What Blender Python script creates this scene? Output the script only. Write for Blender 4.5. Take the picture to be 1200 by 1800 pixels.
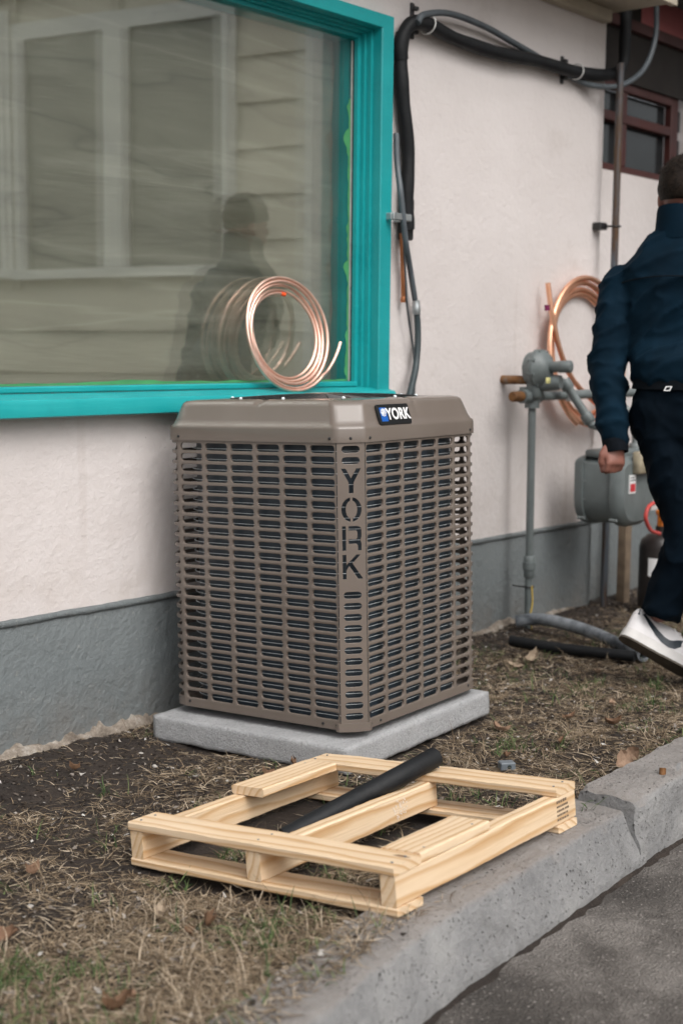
import bpy, bmesh, math, random
import numpy as np
from mathutils import Vector, Matrix, Euler, noise
random.seed(7); rng = np.random.default_rng(7)
PI = math.pi
SC = bpy.context.scene; COL = SC.collection
for o in list(bpy.data.objects): bpy.data.objects.remove(o)

# ------------------------------------------------------------------ camera
# world: X runs along the building wall, the wall face is the plane y = 0, the yard is at y < 0, z up, metres
F_PX, YAW, PITCH, ROLL, DW, CAMH = 2446.8, 0.6886, 0.1149, 0.0097, 3.227, 1.17
def cam_axes():
    f = np.array([math.cos(YAW)*math.cos(PITCH), math.sin(YAW)*math.cos(PITCH), -math.sin(PITCH)])
    r = np.array([math.sin(YAW), -math.cos(YAW), 0.0]); u = np.cross(r, f)
    c, s = math.cos(ROLL), math.sin(ROLL)
    return np.array([c*r+s*u, -s*r+c*u, f])
RC = cam_axes(); CAM = np.array([0, -DW, CAMH])
def ray(x, y): return np.array([(x-600)/F_PX, -(y-900)/F_PX, 1.0]) @ RC
def gz(x, y, z=0.0):                       # point of the photograph on a level plane
    d = ray(x, y); return Vector(CAM + (z-CAMH)/d[2]*d)
def wy(x, y, yo=0.0):                      # ... on a plane parallel to the wall
    d = ray(x, y); return Vector(CAM + (yo-CAM[1])/d[1]*d)
def wx(x, y, xo):
    d = ray(x, y); return Vector(CAM + (xo-CAM[0])/d[0]*d)
def dp(x, y, depth): return Vector(CAM + depth*ray(x, y))
cd = bpy.data.cameras.new('camera'); cam = bpy.data.objects.new('camera', cd); COL.objects.link(cam)
cam.matrix_world = Matrix(((RC[0][0], RC[1][0], -RC[2][0], 0), (RC[0][1], RC[1][1], -RC[2][1], -DW),
                           (RC[0][2], RC[1][2], -RC[2][2], CAMH), (0, 0, 0, 1)))
cd.sensor_fit = 'VERTICAL'; cd.sensor_height = 36; cd.sensor_width = 24; cd.lens = F_PX/1800*36
cd.clip_start = 0.05; cd.clip_end = 500
cd.dof.use_dof = True; cd.dof.focus_distance = 3.72; cd.dof.aperture_fstop = 2.9
SC.camera = cam
# ------------------------------------------------------------------ sky, sun, exposure
SUN_EL, SUN_AZ = math.radians(50), math.atan2(-0.85, -0.30)
w = bpy.data.worlds.new('World'); SC.world = w; w.use_nodes = True
nt = w.node_tree; nt.nodes.clear()
sky = nt.nodes.new('ShaderNodeTexSky'); sky.sky_type = 'NISHITA'; sky.sun_disc = False
sky.sun_elevation = SUN_EL; sky.sun_rotation = math.radians(90)-SUN_AZ
sky.air_density = 1.0; sky.dust_density = 6.0; sky.ozone_density = 1.0
hs = nt.nodes.new('ShaderNodeHueSaturation'); hs.inputs['Saturation'].default_value = 0.22
bg = nt.nodes.new('ShaderNodeBackground'); bg.inputs['Strength'].default_value = 0.15
ow = nt.nodes.new('ShaderNodeOutputWorld')
nt.links.new(sky.outputs[0], hs.inputs['Color']); nt.links.new(hs.outputs[0], bg.inputs['Color']); nt.links.new(bg.outputs[0], ow.inputs['Surface'])
sl = bpy.data.lights.new('sun', 'SUN'); sl.energy = 0.8; sl.angle = math.radians(60); sl.color = (1.0, 0.98, 0.95)
so = bpy.data.objects.new('sun', sl); COL.objects.link(so)
sd = Vector((math.cos(SUN_EL)*math.cos(SUN_AZ), math.cos(SUN_EL)*math.sin(SUN_AZ), math.sin(SUN_EL)))
so.rotation_euler = sd.to_track_quat('Z', 'Y').to_euler(); so.location = (3, -6, 12)
SC.view_settings.view_transform = 'Standard'; SC.view_settings.look = 'None'
SC.view_settings.exposure = 0.30; SC.view_settings.gamma = 1.0; SC.view_settings.use_curve_mapping = False
SC.render.engine = 'CYCLES'

# ------------------------------------------------------------------ materials
MATS = {}
def lin(c):
    return tuple(((v/255)/12.92 if v/255 <= .04045 else ((v/255+.055)/1.055)**2.4) for v in c)
class NT:
    def __init__(s, name):
        m = bpy.data.materials.new(name); m.use_nodes = True; s.m = m; s.t = m.node_tree
        s.b = s.t.nodes['Principled BSDF']; s.out = s.t.nodes['Material Output']
        tc = s.t.nodes.new('ShaderNodeTexCoord'); s.obj = tc.outputs['Object']
    def n(s, typ, **kw):
        nd = s.t.nodes.new('ShaderNode'+typ)
        for k, v in kw.items(): setattr(nd, k, v)
        return nd
    def l(s, a, b): s.t.links.new(a, b)
    def mapping(s, scale, rot=(0, 0, 0), src=None):
        mp = s.n('Mapping'); s.l(src or s.obj, mp.inputs[0]); mp.inputs['Scale'].default_value = scale; mp.inputs['Rotation'].default_value = rot
        return mp.outputs[0]
    def noise(s, scale, detail=4, rough=.55, dist=0, vec=None):
        nd = s.n('TexNoise'); s.l(vec or s.obj, nd.inputs['Vector']); nd.inputs['Scale'].default_value = scale
        nd.inputs['Detail'].default_value = detail; nd.inputs['Roughness'].default_value = rough; nd.inputs['Distortion'].default_value = dist
        return nd.outputs['Fac']
    def voronoi(s, scale, feature='F1', vec=None):
        nd = s.n('TexVoronoi', feature=feature); s.l(vec or s.obj, nd.inputs['Vector']); nd.inputs['Scale'].default_value = scale
        return nd.outputs['Distance']
    def ramp(s, fac, stops):
        r = s.n('ValToRGB'); s.l(fac, r.inputs[0]); e = r.color_ramp.elements
        while len(e) < len(stops): e.new(.5)
        for q, (p, c) in zip(e, stops): q.position = p; q.color = (*c, 1) if len(c) == 3 else c
        return r.outputs[0]
    def val(s, fac, a, b, lo=0., hi=1.):
        r = s.n('MapRange'); s.l(fac, r.inputs[0]); r.inputs[1].default_value = a; r.inputs[2].default_value = b
        r.inputs[3].default_value = lo; r.inputs[4].default_value = hi; return r.outputs[0]
    def mix(s, fac, a, b, mode='MIX'):
        m = s.n('Mix', data_type='RGBA', blend_type=mode)
        for i, v in ((0, fac), (6, a), (7, b)):
            if hasattr(v, 'links'): s.l(v, m.inputs[i])
            else: m.inputs[i].default_value = v if i == 0 else (*v, 1)
        return m.outputs[2]
    def math(s, op, a, b=0.):
        m = s.n('Math', operation=op)
        for i, v in ((0, a), (1, b)):
            if hasattr(v, 'links'): s.l(v, m.inputs[i])
            else: m.inputs[i].default_value = v
        return m.outputs[0]
    def bump(s, h, strength=.3, dist=.01, prev=None):
        b = s.n('Bump'); s.l(h, b.inputs['Height']); b.inputs['Strength'].default_value = strength; b.inputs['Distance'].default_value = dist
        if prev: s.l(prev, b.inputs['Normal'])
        return b.outputs[0]
    def set(s, color=None, rough=None, metal=None, normal=None, spec=None):
        for k, v in (('Base Color', color), ('Roughness', rough), ('Metallic', metal), ('Normal', normal), ('Specular IOR Level', spec)):
            if v is None: continue
            if hasattr(v, 'links'): s.l(v, s.b.inputs[k])
            else: s.b.inputs[k].default_value = (*v, 1) if k == 'Base Color' else v
        return s.m
def sc(c, k): return tuple(v*k for v in c)
def plain(name, c, rough=.5, metal=0., var=.25, nscale=30., bump=.0, bscale=200., spec=None):
    t = NT(name); f = t.noise(nscale, 5)
    col = t.ramp(f, [(.25, sc(c, 1-var)), (.75, sc(c, 1+var))])
    nm = t.bump(t.noise(bscale, 4), bump, .004) if bump else None
    rg = t.val(t.noise(nscale*.6, 3), .3, .7, max(0.02, rough-.07), rough+.07)
    MATS[name] = t.set(col, rg, metal, nm, spec); return MATS[name]

def make_materials():
    # painted stucco
    t = NT('stucco'); big = t.noise(1.1, 5, .6); fine = t.noise(38, 8, .62); mid = t.noise(9, 4)
    c = t.ramp(big, [(.3, (.60, .55, .532)), (.7, (.70, .652, .636))])
    stain = t.val(t.noise(2.3, 6, .7, .4), .60, .78); c = t.mix(t.math('MULTIPLY', stain, .45), c, (.42, .37, .33))
    streak = t.val(t.noise(1.0, 4, .6, 0, t.mapping((9, 9, .7))), .62, .8); c = t.mix(t.math('MULTIPLY', streak, .30), c, (.36, .28, .23)); sz = t.n('SeparateXYZ'); t.l(t.obj, sz.inputs[0]); sp = t.math('MULTIPLY', t.val(sz.outputs[2], .80, .38), t.val(t.noise(5, 6, .7), .42, .66)); c = t.mix(t.math('MULTIPLY', sp, .30), c, (.42, .35, .29))
    c = t.mix(t.math('MULTIPLY', t.val(t.voronoi(13), .035, .02), .55), c, (.22, .18, .16))
    n1 = t.bump(mid, .22, .02); n2 = t.bump(fine, .55, .007, n1); n2 = t.bump(t.noise(120, 5, .7), .35, .003, n2)
    MATS['stucco'] = t.set(c, .85, 0, n2)
    t = NT('plinth'); big = t.noise(1.6, 5, .6)
    c = t.ramp(big, [(.3, (.125, .142, .146)), (.7, (.165, .182, .185))])
    st = t.val(t.noise(3.1, 6, .7), .58, .78); c = t.mix(t.math('MULTIPLY', st, .4), c, (.11, .11, .10))
    c = t.mix(t.math('MULTIPLY', t.val(t.noise(55, 3), .66, .74), .3), c, (.4, .38, .35))
    n1 = t.bump(t.noise(6, 5, .6), .6, .03); n2 = t.bump(t.noise(45, 7, .65), .9, .009, n1); sz = t.n('SeparateXYZ'); t.l(t.obj, sz.inputs[0]); mud = t.math('MULTIPLY', t.val(sz.outputs[2], .20, .0), t.val(t.noise(7, 6, .7), .35, .65)); c = t.mix(t.math('MULTIPLY', mud, .5), c, (.15, .12, .095))
    MATS['plinth'] = t.set(c, .62, 0, n2)
    t = NT('crumble'); c = t.ramp(t.noise(22, 6, .7), [(.3, (.12, .095, .075)), (.52, (.28, .235, .19)), (.72, (.50, .46, .41))])
    MATS['crumble'] = t.set(c, .95, 0, t.bump(t.noise(60, 6, .7), 1., .012))
    # teal paint
    t = NT('teal_paint'); c = t.ramp(t.noise(3, 5, .6), [(.3, (.006, .27, .285)), (.7, (.010, .34, .35))])
    chip = t.val(t.noise(26, 6, .75, 0, t.mapping((1.0, 3, 4))), .70, .74); c = t.mix(t.math('MULTIPLY', chip, .55), c, (.25, .42, .40))
    c = t.mix(t.math('MULTIPLY', t.val(t.noise(7, 6, .7), .55, .8), .35), c, (.004, .15, .16))
    MATS['teal_paint'] = t.set(c, t.val(t.noise(12), .3, .7, .30, .5), 0, t.bump(t.noise(14, 5, .6, 0, t.mapping((.4, 4, 4))), .22, .006))
    # pine boards: grain runs along local x
    t = NT('pine'); oi = t.n('ObjectInfo').outputs['Random']
    off = t.n('VectorMath', operation='ADD'); cmb = t.n('CombineXYZ'); t.l(t.math('MULTIPLY', oi, 37.), cmb.inputs[0]); t.l(t.math('MULTIPLY', oi, 3.1), cmb.inputs[1]); t.l(t.math('MULTIPLY', oi, 1.7), cmb.inputs[2])
    t.l(t.obj, off.inputs[0]); t.l(cmb.outputs[0], off.inputs[1]); v0 = off.outputs[0]
    warp = t.n('TexNoise'); t.l(t.mapping((2.2, 9, 9), src=v0), warp.inputs['Vector']); warp.inputs['Scale'].default_value = 1.; warp.inputs['Detail'].default_value = 2
    add = t.n('VectorMath', operation='ADD'); sb = t.n('VectorMath', operation='SCALE'); sb.inputs['Scale'].default_value = .035
    t.l(warp.outputs['Color'], sb.inputs[0]); t.l(v0, add.inputs[0]); t.l(sb.outputs[0], add.inputs[1])
    wv = t.n('TexWave', wave_type='RINGS', rings_direction='X', wave_profile='SAW'); t.l(t.mapping((.06, 1, 1), src=add.outputs[0]), wv.inputs[0])
    wv.inputs['Scale'].default_value = 17; wv.inputs['Distortion'].default_value = 1.2; wv.inputs['Detail'].default_value = 2; wv.inputs['Detail Scale'].default_value = .6
    c = t.ramp(wv.outputs['Fac'], [(.0, (.78, .62, .44)), (.55, (.75, .57, .38)), (.86, (.53, .31, .14)), (1., (.74, .56, .37))])
    fib = t.noise(1., 5, .6, 0, t.mapping((5, 170, 170), src=v0)); c = t.mix(t.val(fib, .35, .75, 0, .28), c, (.44, .26, .11))
    big = t.noise(5, 3, .5, 0, t.mapping((.6, 2, 2), src=v0)); c = t.mix(t.val(big, .45, .8, 0, .38), c, (.86, .72, .55))
    kn = t.voronoi(5.5, 'F1', t.mapping((.55, 1.6, 1.6), src=v0)); c = t.mix(t.val(kn, .075, .045, 0, .85), c, (.17, .075, .03))
    c = t.mix(t.val(oi, 0, 1, 0, .30), c, (.60, .40, .22)); c = t.mix(t.math('MULTIPLY', t.val(t.noise(4, 6, .7, 0, t.mapping((1, 3, 3), src=v0)), .58, .75), .35), c, (.30, .20, .12)); nm = t.bump(fib, .30, .004); nm = t.bump(wv.outputs['Fac'], .07, .003, nm)
    MATS['pine'] = t.set(c, .58, 0, nm)
    # concrete of the pad, the kerb
    t = NT('pad_concrete'); g = t.noise(210, 4, .7); c = t.ramp(t.noise(9, 6, .6), [(.3, (.33, .333, .34)), (.7, (.44, .443, .45))])
    c = t.mix(t.val(g, .35, .65, 0, .6), c, (.52, .52, .525)); c = t.mix(t.val(t.noise(90, 4, .7), .5, .7, 0, .5), c, (.17, .17, .175)); c = t.mix(t.math('MULTIPLY', t.val(t.noise(5, 6, .7), .62, .8), .3), c, (.22, .2, .18))
    MATS['pad_concrete'] = t.set(c, .9, 0, t.bump(g, 1., .005, t.bump(t.noise(70, 5, .7), .8, .008)))
    t = NT('kerb_concrete'); big = t.noise(2.6, 6, .65); c = t.ramp(big, [(.3, (.14, .14, .143)), (.5, (.205, .204, .205)), (.70, (.34, .335, .325))])
    dirt = t.val(t.noise(4.5, 7, .7), .50, .72); geo = t.n('NewGeometry'); sx = t.n('SeparateXYZ'); t.l(geo.outputs['Normal'], sx.inputs[0])
    up = t.val(sx.outputs[2], .5, .95); c = t.mix(t.math('MULTIPLY', t.math('MULTIPLY', dirt, up), .85), c, (.12, .092, .074))
    c = t.mix(t.math('MULTIPLY', up, .60), c, (.235, .20, .175))
    pit = t.val(t.voronoi(42), .16, .05); c = t.mix(t.val(t.noise(60, 6, .75), .35, .75, 0, .45), c, (.34, .335, .325)); c = t.mix(t.math('MULTIPLY', t.val(t.noise(6, 6, .7, .3), .55, .72), .40), c, (.085, .08, .076)); gate = t.val(t.noise(11, 3), .5, .6); pit = t.math('MULTIPLY', pit, gate)
    pit2 = t.math('MULTIPLY', t.val(t.voronoi(95), .22, .08), t.val(t.noise(17, 3), .48, .58)); pits = t.math('MAXIMUM', pit, pit2)
    c = t.mix(t.math('MULTIPLY', pits, .75), c, (.07, .065, .06))
    n1 = t.bump(t.noise(16, 7, .68), .9, .02); n2 = t.bump(t.math('SUBTRACT', 1., pits), 1., .015, n1); n3 = t.bump(t.noise(140, 5, .75), .6, .004, n2)
    MATS['kerb_concrete'] = t.set(c, .88, 0, n3)
    t = NT('asphalt'); v = t.voronoi(170); c = t.ramp(t.noise(2.2, 6, .65), [(.38, (.042, .036, .031)), (.5, (.082, .072, .064)), (.62, (.18, .163, .148))])
    sp = t.math('MULTIPLY', t.val(t.noise(120, 3, .6), .60, .70), .8); c = t.mix(sp, c, (.34, .31, .285)); c = t.mix(t.math('MULTIPLY', t.val(v, .0, .35, 1, 0), .35), c, (.03, .028, .026))
    n1 = t.bump(v, .9, .006); n2 = t.bump(t.noise(30, 5), .5, .01, n1); MATS['asphalt'] = t.set(c, .8, 0, n2)
    # soil
    t = NT('soil'); c = t.ramp(t.noise(7, 8, .68), [(.28, (.016, .011, .0085)), (.5, (.032, .0225, .017)), (.72, (.060, .043, .032))])
    c = t.mix(t.math('MULTIPLY', t.val(t.noise(90, 5, .7), .58, .72), .5), c, (.14, .11, .085))
    n1 = t.bump(t.noise(28, 8, .7), 1., .02); n2 = t.bump(t.noise(160, 5, .7), .8, .005, n1); MATS['soil'] = t.set(c, .93, 0, n2)
    def blade(name, stops, rough=.75):
        t = NT(name); gn = t.n('NewGeometry').outputs['Random Per Island']; c = t.ramp(gn, stops)
        MATS[name] = t.set(c, rough, 0, None, .25)
    blade('straw', [(0, (.075, .052, .032)), (.35, (.175, .127, .081)), (.7, (.30, .228, .150)), (.95, (.48, .395, .295))])
    blade('straw_dark', [(0, (.04, .028, .018)), (.5, (.10, .07, .045)), (1, (.20, .15, .10))])
    blade('green_blade', [(0, (.03, .055, .018)), (.6, (.065, .105, .035)), (1, (.14, .17, .07))])
    blade('pebble_mix', [(0, (.07, .055, .045)), (.45, (.16, .135, .115)), (.8, (.30, .27, .24)), (1, (.50, .48, .45))], .9)
    t = NT('dead_leaf'); oi = t.n('ObjectInfo').outputs['Random']
    c = t.ramp(oi, [(0, (.13, .07, .035)), (.4, (.22, .125, .075)), (.75, (.30, .20, .135)), (1, (.36, .29, .21))]); c = t.mix(t.val(t.noise(60, 5), .4, .7, 0, .5), c, (.09, .05, .03))
    MATS['dead_leaf'] = t.set(c, .8, 0, t.bump(t.noise(90, 4), .5, .003))
    # metals, paints, plastics
    t = NT('copper'); c = t.ramp(t.noise(30, 4), [(.3, (.93, .58, .46)), (.7, (.98, .70, .59))]); MATS['copper'] = t.set(c, t.val(t.noise(50, 3), .3, .7, .36, .46), 1., None); t = NT('copper_orange'); c = t.ramp(t.noise(20, 4), [(.3, (.88, .44, .27)), (.7, (.96, .56, .38))]); MATS['copper_orange'] = t.set(c, .42, 1., None)
    t = NT('copper_old'); c = t.ramp(t.noise(14, 5), [(.3, (.45, .17, .075)), (.7, (.66, .28, .14))]); MATS['copper_old'] = t.set(c, .42, 1., None)
    t = NT('unit_paint'); c = t.ramp(t.noise(4, 3), [(.3, (.150, .123, .105)), (.7, (.168, .140, .120))]); MATS['unit_paint'] = t.set(c, t.val(t.noise(8, 4), .3, .7, .17, .25), 0., t.bump(t.noise(350, 2), .05, .001), .5)
    plain('black_plastic', (.012, .012, .013), .42, 0, .2); plain('grille_black', (.02, .02, .021), .35, 0, .15)
    t = NT('coil_fins'); wv = t.n('TexWave', wave_type='BANDS', bands_direction='Z'); t.l(t.mapping((0, 0, 1)), wv.inputs[0]); wv.inputs['Scale'].default_value = 70
    c = t.mix(t.val(wv.outputs['Fac'], 0, 1, 0, .6), (.020, .030, .041), (.050, .067, .083)); MATS['coil_fins'] = t.set(c, .45, .0, None)
    plain('wire_light', (.80, .85, .88), .4, .0, .05)
    plain('foam_black', (.0085, .0095, .011), .6, 0, .4, 14, .35, 90, .3)
    t = NT('foam_dusty'); c = t.ramp(t.noise(9, 6, .65), [(.35, (.03, .036, .043)), (.62, (.25, .27, .29))]); MATS['foam_dusty'] = t.set(c, .85, 0, t.bump(t.noise(40, 4), .4, .004))
    plain('foam_grey', (.05, .055, .06), .7, 0, .3, 12)
    plain('conduit_grey', (.085, .10, .112), .45, 0, .2, 20); plain('flex_dark', (.030, .045, .050), .5, 0, .2, 20)
    plain('galvanised', (.42, .45, .46), .42, .75, .2, 25); plain('zip_tie', (.62, .62, .60), .5, 0, .1)
    plain('gas_grey', (.135, .156, .156), .42, 0, .18, 12, .1, 120); plain('gas_grey_light', (.16, .178, .178), .4, 0, .15, 12)
    t = NT('rusty_pipe'); c = t.ramp(t.noise(16, 6, .7), [(.3, (.10, .045, .018)), (.5, (.20, .09, .028)), (.7, (.20, .18, .16))]); MATS['rusty_pipe'] = t.set(c, .7, .3, t.bump(t.noise(70, 5), .5, .003))
    t = NT('pipe_two'); gx = t.n('SeparateXYZ'); t.l(t.obj, gx.inputs[0]); rust = t.val(t.noise(3, 6, .7, .3, t.mapping((8, 8, .9))), .42, .6); c = t.mix(rust, (.085, .10, .118), (.085, .042, .016)); MATS['pipe_two'] = t.set(c, .5, .35, None)
    plain('tape_green', (.06, .27, .10), .55, 0, .25, 9); plain('seal_strip', (.30, .31, .29), .5); plain('seal_dark', (.02, .03, .03), .5)
    plain('red_frame', (.060, .015, .012), .5, 0, .3, 8); plain('pink_boards', (.50, .16, .165), .6, 0, .12, 5)
    plain('eave_paint', (.42, .37, .29), .7, 0, .2, 4, .2, 40); plain('dark_timber_and_shade', (.018, .014, .012), .75, 0, .3, 9)  # the dark timber tone also serves as painted shade under the porch
    plain('dark_pane', (.022, .026, .028), .12, 0, .3, 3)
    plain('white_paint', (.72, .71, .68), .5, 0, .06, 4); plain('siding_paint', (.60, .55, .455), .6, 0, .06, 2.5); plain('house_pane', (.24, .235, .21), .15, 0, .1, 2); plain('roof_felt', (.06, .06, .06), .9)
    plain('old_timber', (.17, .125, .085), .8, 0, .4, 14, .4, 60); plain('chalk', (.75, .66, .56), .9, 0, .1); plain('white_print', (.80, .80, .80), .45, 0, .02); plain('blue_print', (.008, .10, .42), .4, 0, .05); plain('badge_black', (.008, .009, .010), .35, 0, .1)
    plain('jacket_cloth', (.0018, .0130, .0255), .85, 0, .35, 6, .35, 600, .12); plain('trouser_cloth', (.0012, .0048, .0095), .9, 0, .35, 6, .35, 600, .1); plain('cuff_knit', (.004, .006, .009), .9, 0, .3, 60, .5, 500, .15)
    plain('skin', (.27, .115, .085), .5, 0, .16, 40, .1, 300); t = NT('hair'); c = t.ramp(t.noise(90, 4), [(.3, (.006, .004, .003)), (.75, (.026, .016, .010))]); MATS['hair'] = t.set(c, .7, 0, t.bump(t.noise(110, 3), .6, .006), .2)
    plain('shoe_white', (.72, .70, .70), .42, 0, .06, 15, .12, 200); plain('shoe_sole', (.62, .60, .58), .55, 0, .1, 20); plain('sole_tread', (.10, .085, .07), .8, 0, .3); plain('shoe_navy', (.010, .020, .030), .5)
    plain('tank_dark', (.020, .015, .014), .4, 0, .3, 12); plain('hose_red', (.55, .07, .06), .45); plain('label_red', (.50, .03, .04), .5); plain('orange_plastic', (.80, .22, .02), .5); plain('cap_orange', (.85, .10, .02), .45)
    plain('yellow_plastic', (.60, .42, .08), .5); plain('tag_yellow', (.62, .58, .25), .6); plain('beige_plastic', (.36, .31, .22), .5); plain('purple_tape', (.17, .01, .07), .5); plain('grey_plastic', (.13, .15, .17), .5)
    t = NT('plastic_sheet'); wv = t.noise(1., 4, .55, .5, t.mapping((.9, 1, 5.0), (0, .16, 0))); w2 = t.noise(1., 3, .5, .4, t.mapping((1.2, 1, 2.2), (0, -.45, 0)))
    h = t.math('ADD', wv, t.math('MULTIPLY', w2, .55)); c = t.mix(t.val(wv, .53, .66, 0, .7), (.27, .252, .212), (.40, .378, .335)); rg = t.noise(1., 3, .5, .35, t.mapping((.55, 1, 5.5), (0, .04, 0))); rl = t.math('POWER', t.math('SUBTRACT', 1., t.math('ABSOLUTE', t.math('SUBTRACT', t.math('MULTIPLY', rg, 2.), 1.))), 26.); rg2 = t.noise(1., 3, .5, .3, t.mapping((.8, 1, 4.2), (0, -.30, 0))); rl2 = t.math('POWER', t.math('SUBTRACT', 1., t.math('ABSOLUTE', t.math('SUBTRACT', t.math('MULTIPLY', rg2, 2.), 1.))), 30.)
    c = t.mix(t.math('MULTIPLY', rl, .38), c, (.56, .53, .475)); c = t.mix(t.math('MULTIPLY', rl2, .42), c, (.085, .078, .064)); MATS['plastic_sheet'] = t.set(c, .42, 0, t.bump(h, .55, .04), .3)  # pale and dark lines: light and shade of the film's folds, put into colour
    t = NT('window_glass'); tr = t.n('BsdfTransparent'); tr.inputs[0].default_value = (.975, .985, .972, 1); gl = t.n('BsdfGlossy'); gl.inputs['Roughness'].default_value = .012; gl.inputs[0].default_value = (.97, 1, .98, 1)
    lw = t.n('LayerWeight'); lw.inputs[0].default_value = .5; ms = t.n('MixShader'); t.l(t.math('ADD', t.math('MULTIPLY', t.math('POWER', lw.outputs['Facing'], 5.), .88), .120), ms.inputs[0]); t.l(tr.outputs[0], ms.inputs[1]); t.l(gl.outputs[0], ms.inputs[2])
    nm = t.bump(t.noise(1.6, 2, .5), .012, .02); t.l(nm, gl.inputs['Normal']); t.l(ms.outputs[0], t.out.inputs['Surface']); MATS['window_glass'] = t.m
make_materials()

# ------------------------------------------------------------------ mesh helpers
WM = {}
class MB:
    def __init__(s): s.v = []; s.f = []; s.mi = []
    def add(s, vs, fs):
        b = len(s.v); s.v += [tuple(p) for p in vs]; s.f += [tuple(i+b for i in f) for f in fs]; return b
    def box(s, lo, hi, M=None):
        (x0, y0, z0), (x1, y1, z1) = lo, hi
        vs = [Vector(p) for p in ((x0, y0, z0), (x1, y0, z0), (x1, y1, z0), (x0, y1, z0), (x0, y0, z1), (x1, y0, z1), (x1, y1, z1), (x0, y1, z1))]
        if M: vs = [M @ p for p in vs]
        s.add(vs, [(0, 3, 2, 1), (4, 5, 6, 7), (0, 1, 5, 4), (1, 2, 6, 5), (2, 3, 7, 6), (3, 0, 4, 7)]); return s
    def bbox(s, lo, hi, b=.003, M=None):        # box with chamfered edges
        c = [(lo[i]+hi[i])/2 for i in range(3)]; h = [(hi[i]-lo[i])/2 for i in range(3)]; b = min(b, min(h)*.9)
        vs = []; idx = {}
        for sx in (-1, 1):
            for sy in (-1, 1):
                for sz in (-1, 1):
                    for k in range(3):
                        q = [sx*h[0], sy*h[1], sz*h[2]]
                        for j in range(3):
                            if j != k: q[j] -= (sx, sy, sz)[j]*b
                        idx[(sx, sy, sz, k)] = len(vs); p = Vector([q[i]+c[i] for i in range(3)]); vs.append(M @ p if M else p)
        fs = []
        for k in range(3):
            i, j = (k+1) % 3, (k+2) % 3
            for sg in (-1, 1):
                def key(a, b_):
                    t = [0, 0, 0]; t[k] = sg; t[i] = a; t[j] = b_; return idx[(*t, k)]
                q = [key(-1, -1), key(1, -1), key(1, 1), key(-1, 1)]; fs.append(q if sg > 0 else q[::-1])
        for k in range(3):                       # edges along axis k
            i, j = (k+1) % 3, (k+2) % 3
            for a in (-1, 1):
                for b_ in (-1, 1):
                    def key(e, m):
                        t = [0, 0, 0]; t[k] = e; t[i] = a; t[j] = b_; return idx[(*t, m)]
                    q = [key(-1, i), key(1, i), key(1, j), key(-1, j)]; fs.append(q if a*b_ < 0 else q[::-1])
        for sx in (-1, 1):
            for sy in (-1, 1):
                for sz in (-1, 1):
                    q = [idx[(sx, sy, sz, k)] for k in range(3)]; fs.append(q if sx*sy*sz > 0 else q[::-1])
        s.add(vs, fs); return s
    def tube(s, pts, r, seg=12, caps=True, closed=False):
        pts = [Vector(p) for p in pts]; n = len(pts); rr = r if hasattr(r, '__len__') else [r]*n
        T = []
        for i in range(n):
            a = pts[i-1] if (i > 0 or closed) else pts[i]; b = pts[(i+1) % n] if (i < n-1 or closed) else pts[i]
            T.append((b-a).normalized())
        u = T[0].orthogonal().normalized(); base = len(s.v)
        for i in range(n):
            u = (u - T[i]*u.dot(T[i])).normalized(); v = T[i].cross(u)
            for k in range(seg):
                a = 2*PI*k/seg; s.v.append(tuple(pts[i]+(u*math.cos(a)+v*math.sin(a))*rr[i]))
        m = n if closed else n-1
        for i in range(m):
            j = (i+1) % n
            for k in range(seg):
                l = (k+1) % seg; s.f.append((base+i*seg+k, base+i*seg+l, base+j*seg+l, base+j*seg+k))
        if caps and not closed:
            s.f.append(tuple(base+k for k in range(seg))[::-1]); s.f.append(tuple(base+(n-1)*seg+k for k in range(seg)))
        return s
    def lathe(s, prof, org, axis, seg=24):       # prof: (radius, distance along axis)
        org = Vector(org); ax = Vector(axis).normalized(); u = ax.orthogonal().normalized(); v = ax.cross(u); base = len(s.v); n = len(prof)
        for r, h in prof:
            for k in range(seg):
                a = 2*PI*k/seg; s.v.append(tuple(org+ax*h+(u*math.cos(a)+v*math.sin(a))*max(r, 1e-5)))
        for i in range(n-1):
            for k in range(seg):
                l = (k+1) % seg; s.f.append((base+i*seg+k, base+i*seg+l, base+(i+1)*seg+l, base+(i+1)*seg+k))
        s.f.append(tuple(base+k for k in range(seg))[::-1]); s.f.append(tuple(base+(n-1)*seg+k for k in range(seg)))
        return s
    def loft(s, rings, caps=True):
        base = len(s.v); n = len(rings[0])
        for r in rings: s.v += [tuple(p) for p in r]
        for i in range(len(rings)-1):
            for k in range(n):
                l = (k+1) % n; s.f.append((base+i*n+k, base+i*n+l, base+(i+1)*n+l, base+(i+1)*n+k))
        if caps:
            s.f.append(tuple(base+k for k in range(n))[::-1]); s.f.append(tuple(base+(len(rings)-1)*n+k for k in range(n)))
        return s
    def ell(s, c, r, M=None, seg=20, rings=12):
        c = Vector(c); R = []
        for i in range(1, rings):
            p = PI*i/rings
            R.append([c+(M @ Vector((r[0]*math.sin(p)*math.cos(2*PI*k/seg), r[1]*math.sin(p)*math.sin(2*PI*k/seg), -r[2]*math.cos(p))) if M else Vector((r[0]*math.sin(p)*math.cos(2*PI*k/seg), r[1]*math.sin(p)*math.sin(2*PI*k/seg), -r[2]*math.cos(p)))) for k in range(seg)])
        return s.loft(R)
    def prism(s, poly, P, depth):                # poly: 2-D points; P(u, v, d) -> point
        n = len(poly); b = len(s.v)
        s.v += [tuple(P(u, v, 0)) for u, v in poly] + [tuple(P(u, v, depth)) for u, v in poly]
        s.f.append(tuple(b+i for i in range(n))[::-1]); s.f.append(tuple(b+n+i for i in range(n)))
        for i in range(n):
            j = (i+1) % n; s.f.append((b+i, b+j, b+n+j, b+n+i))
        return s
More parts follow.
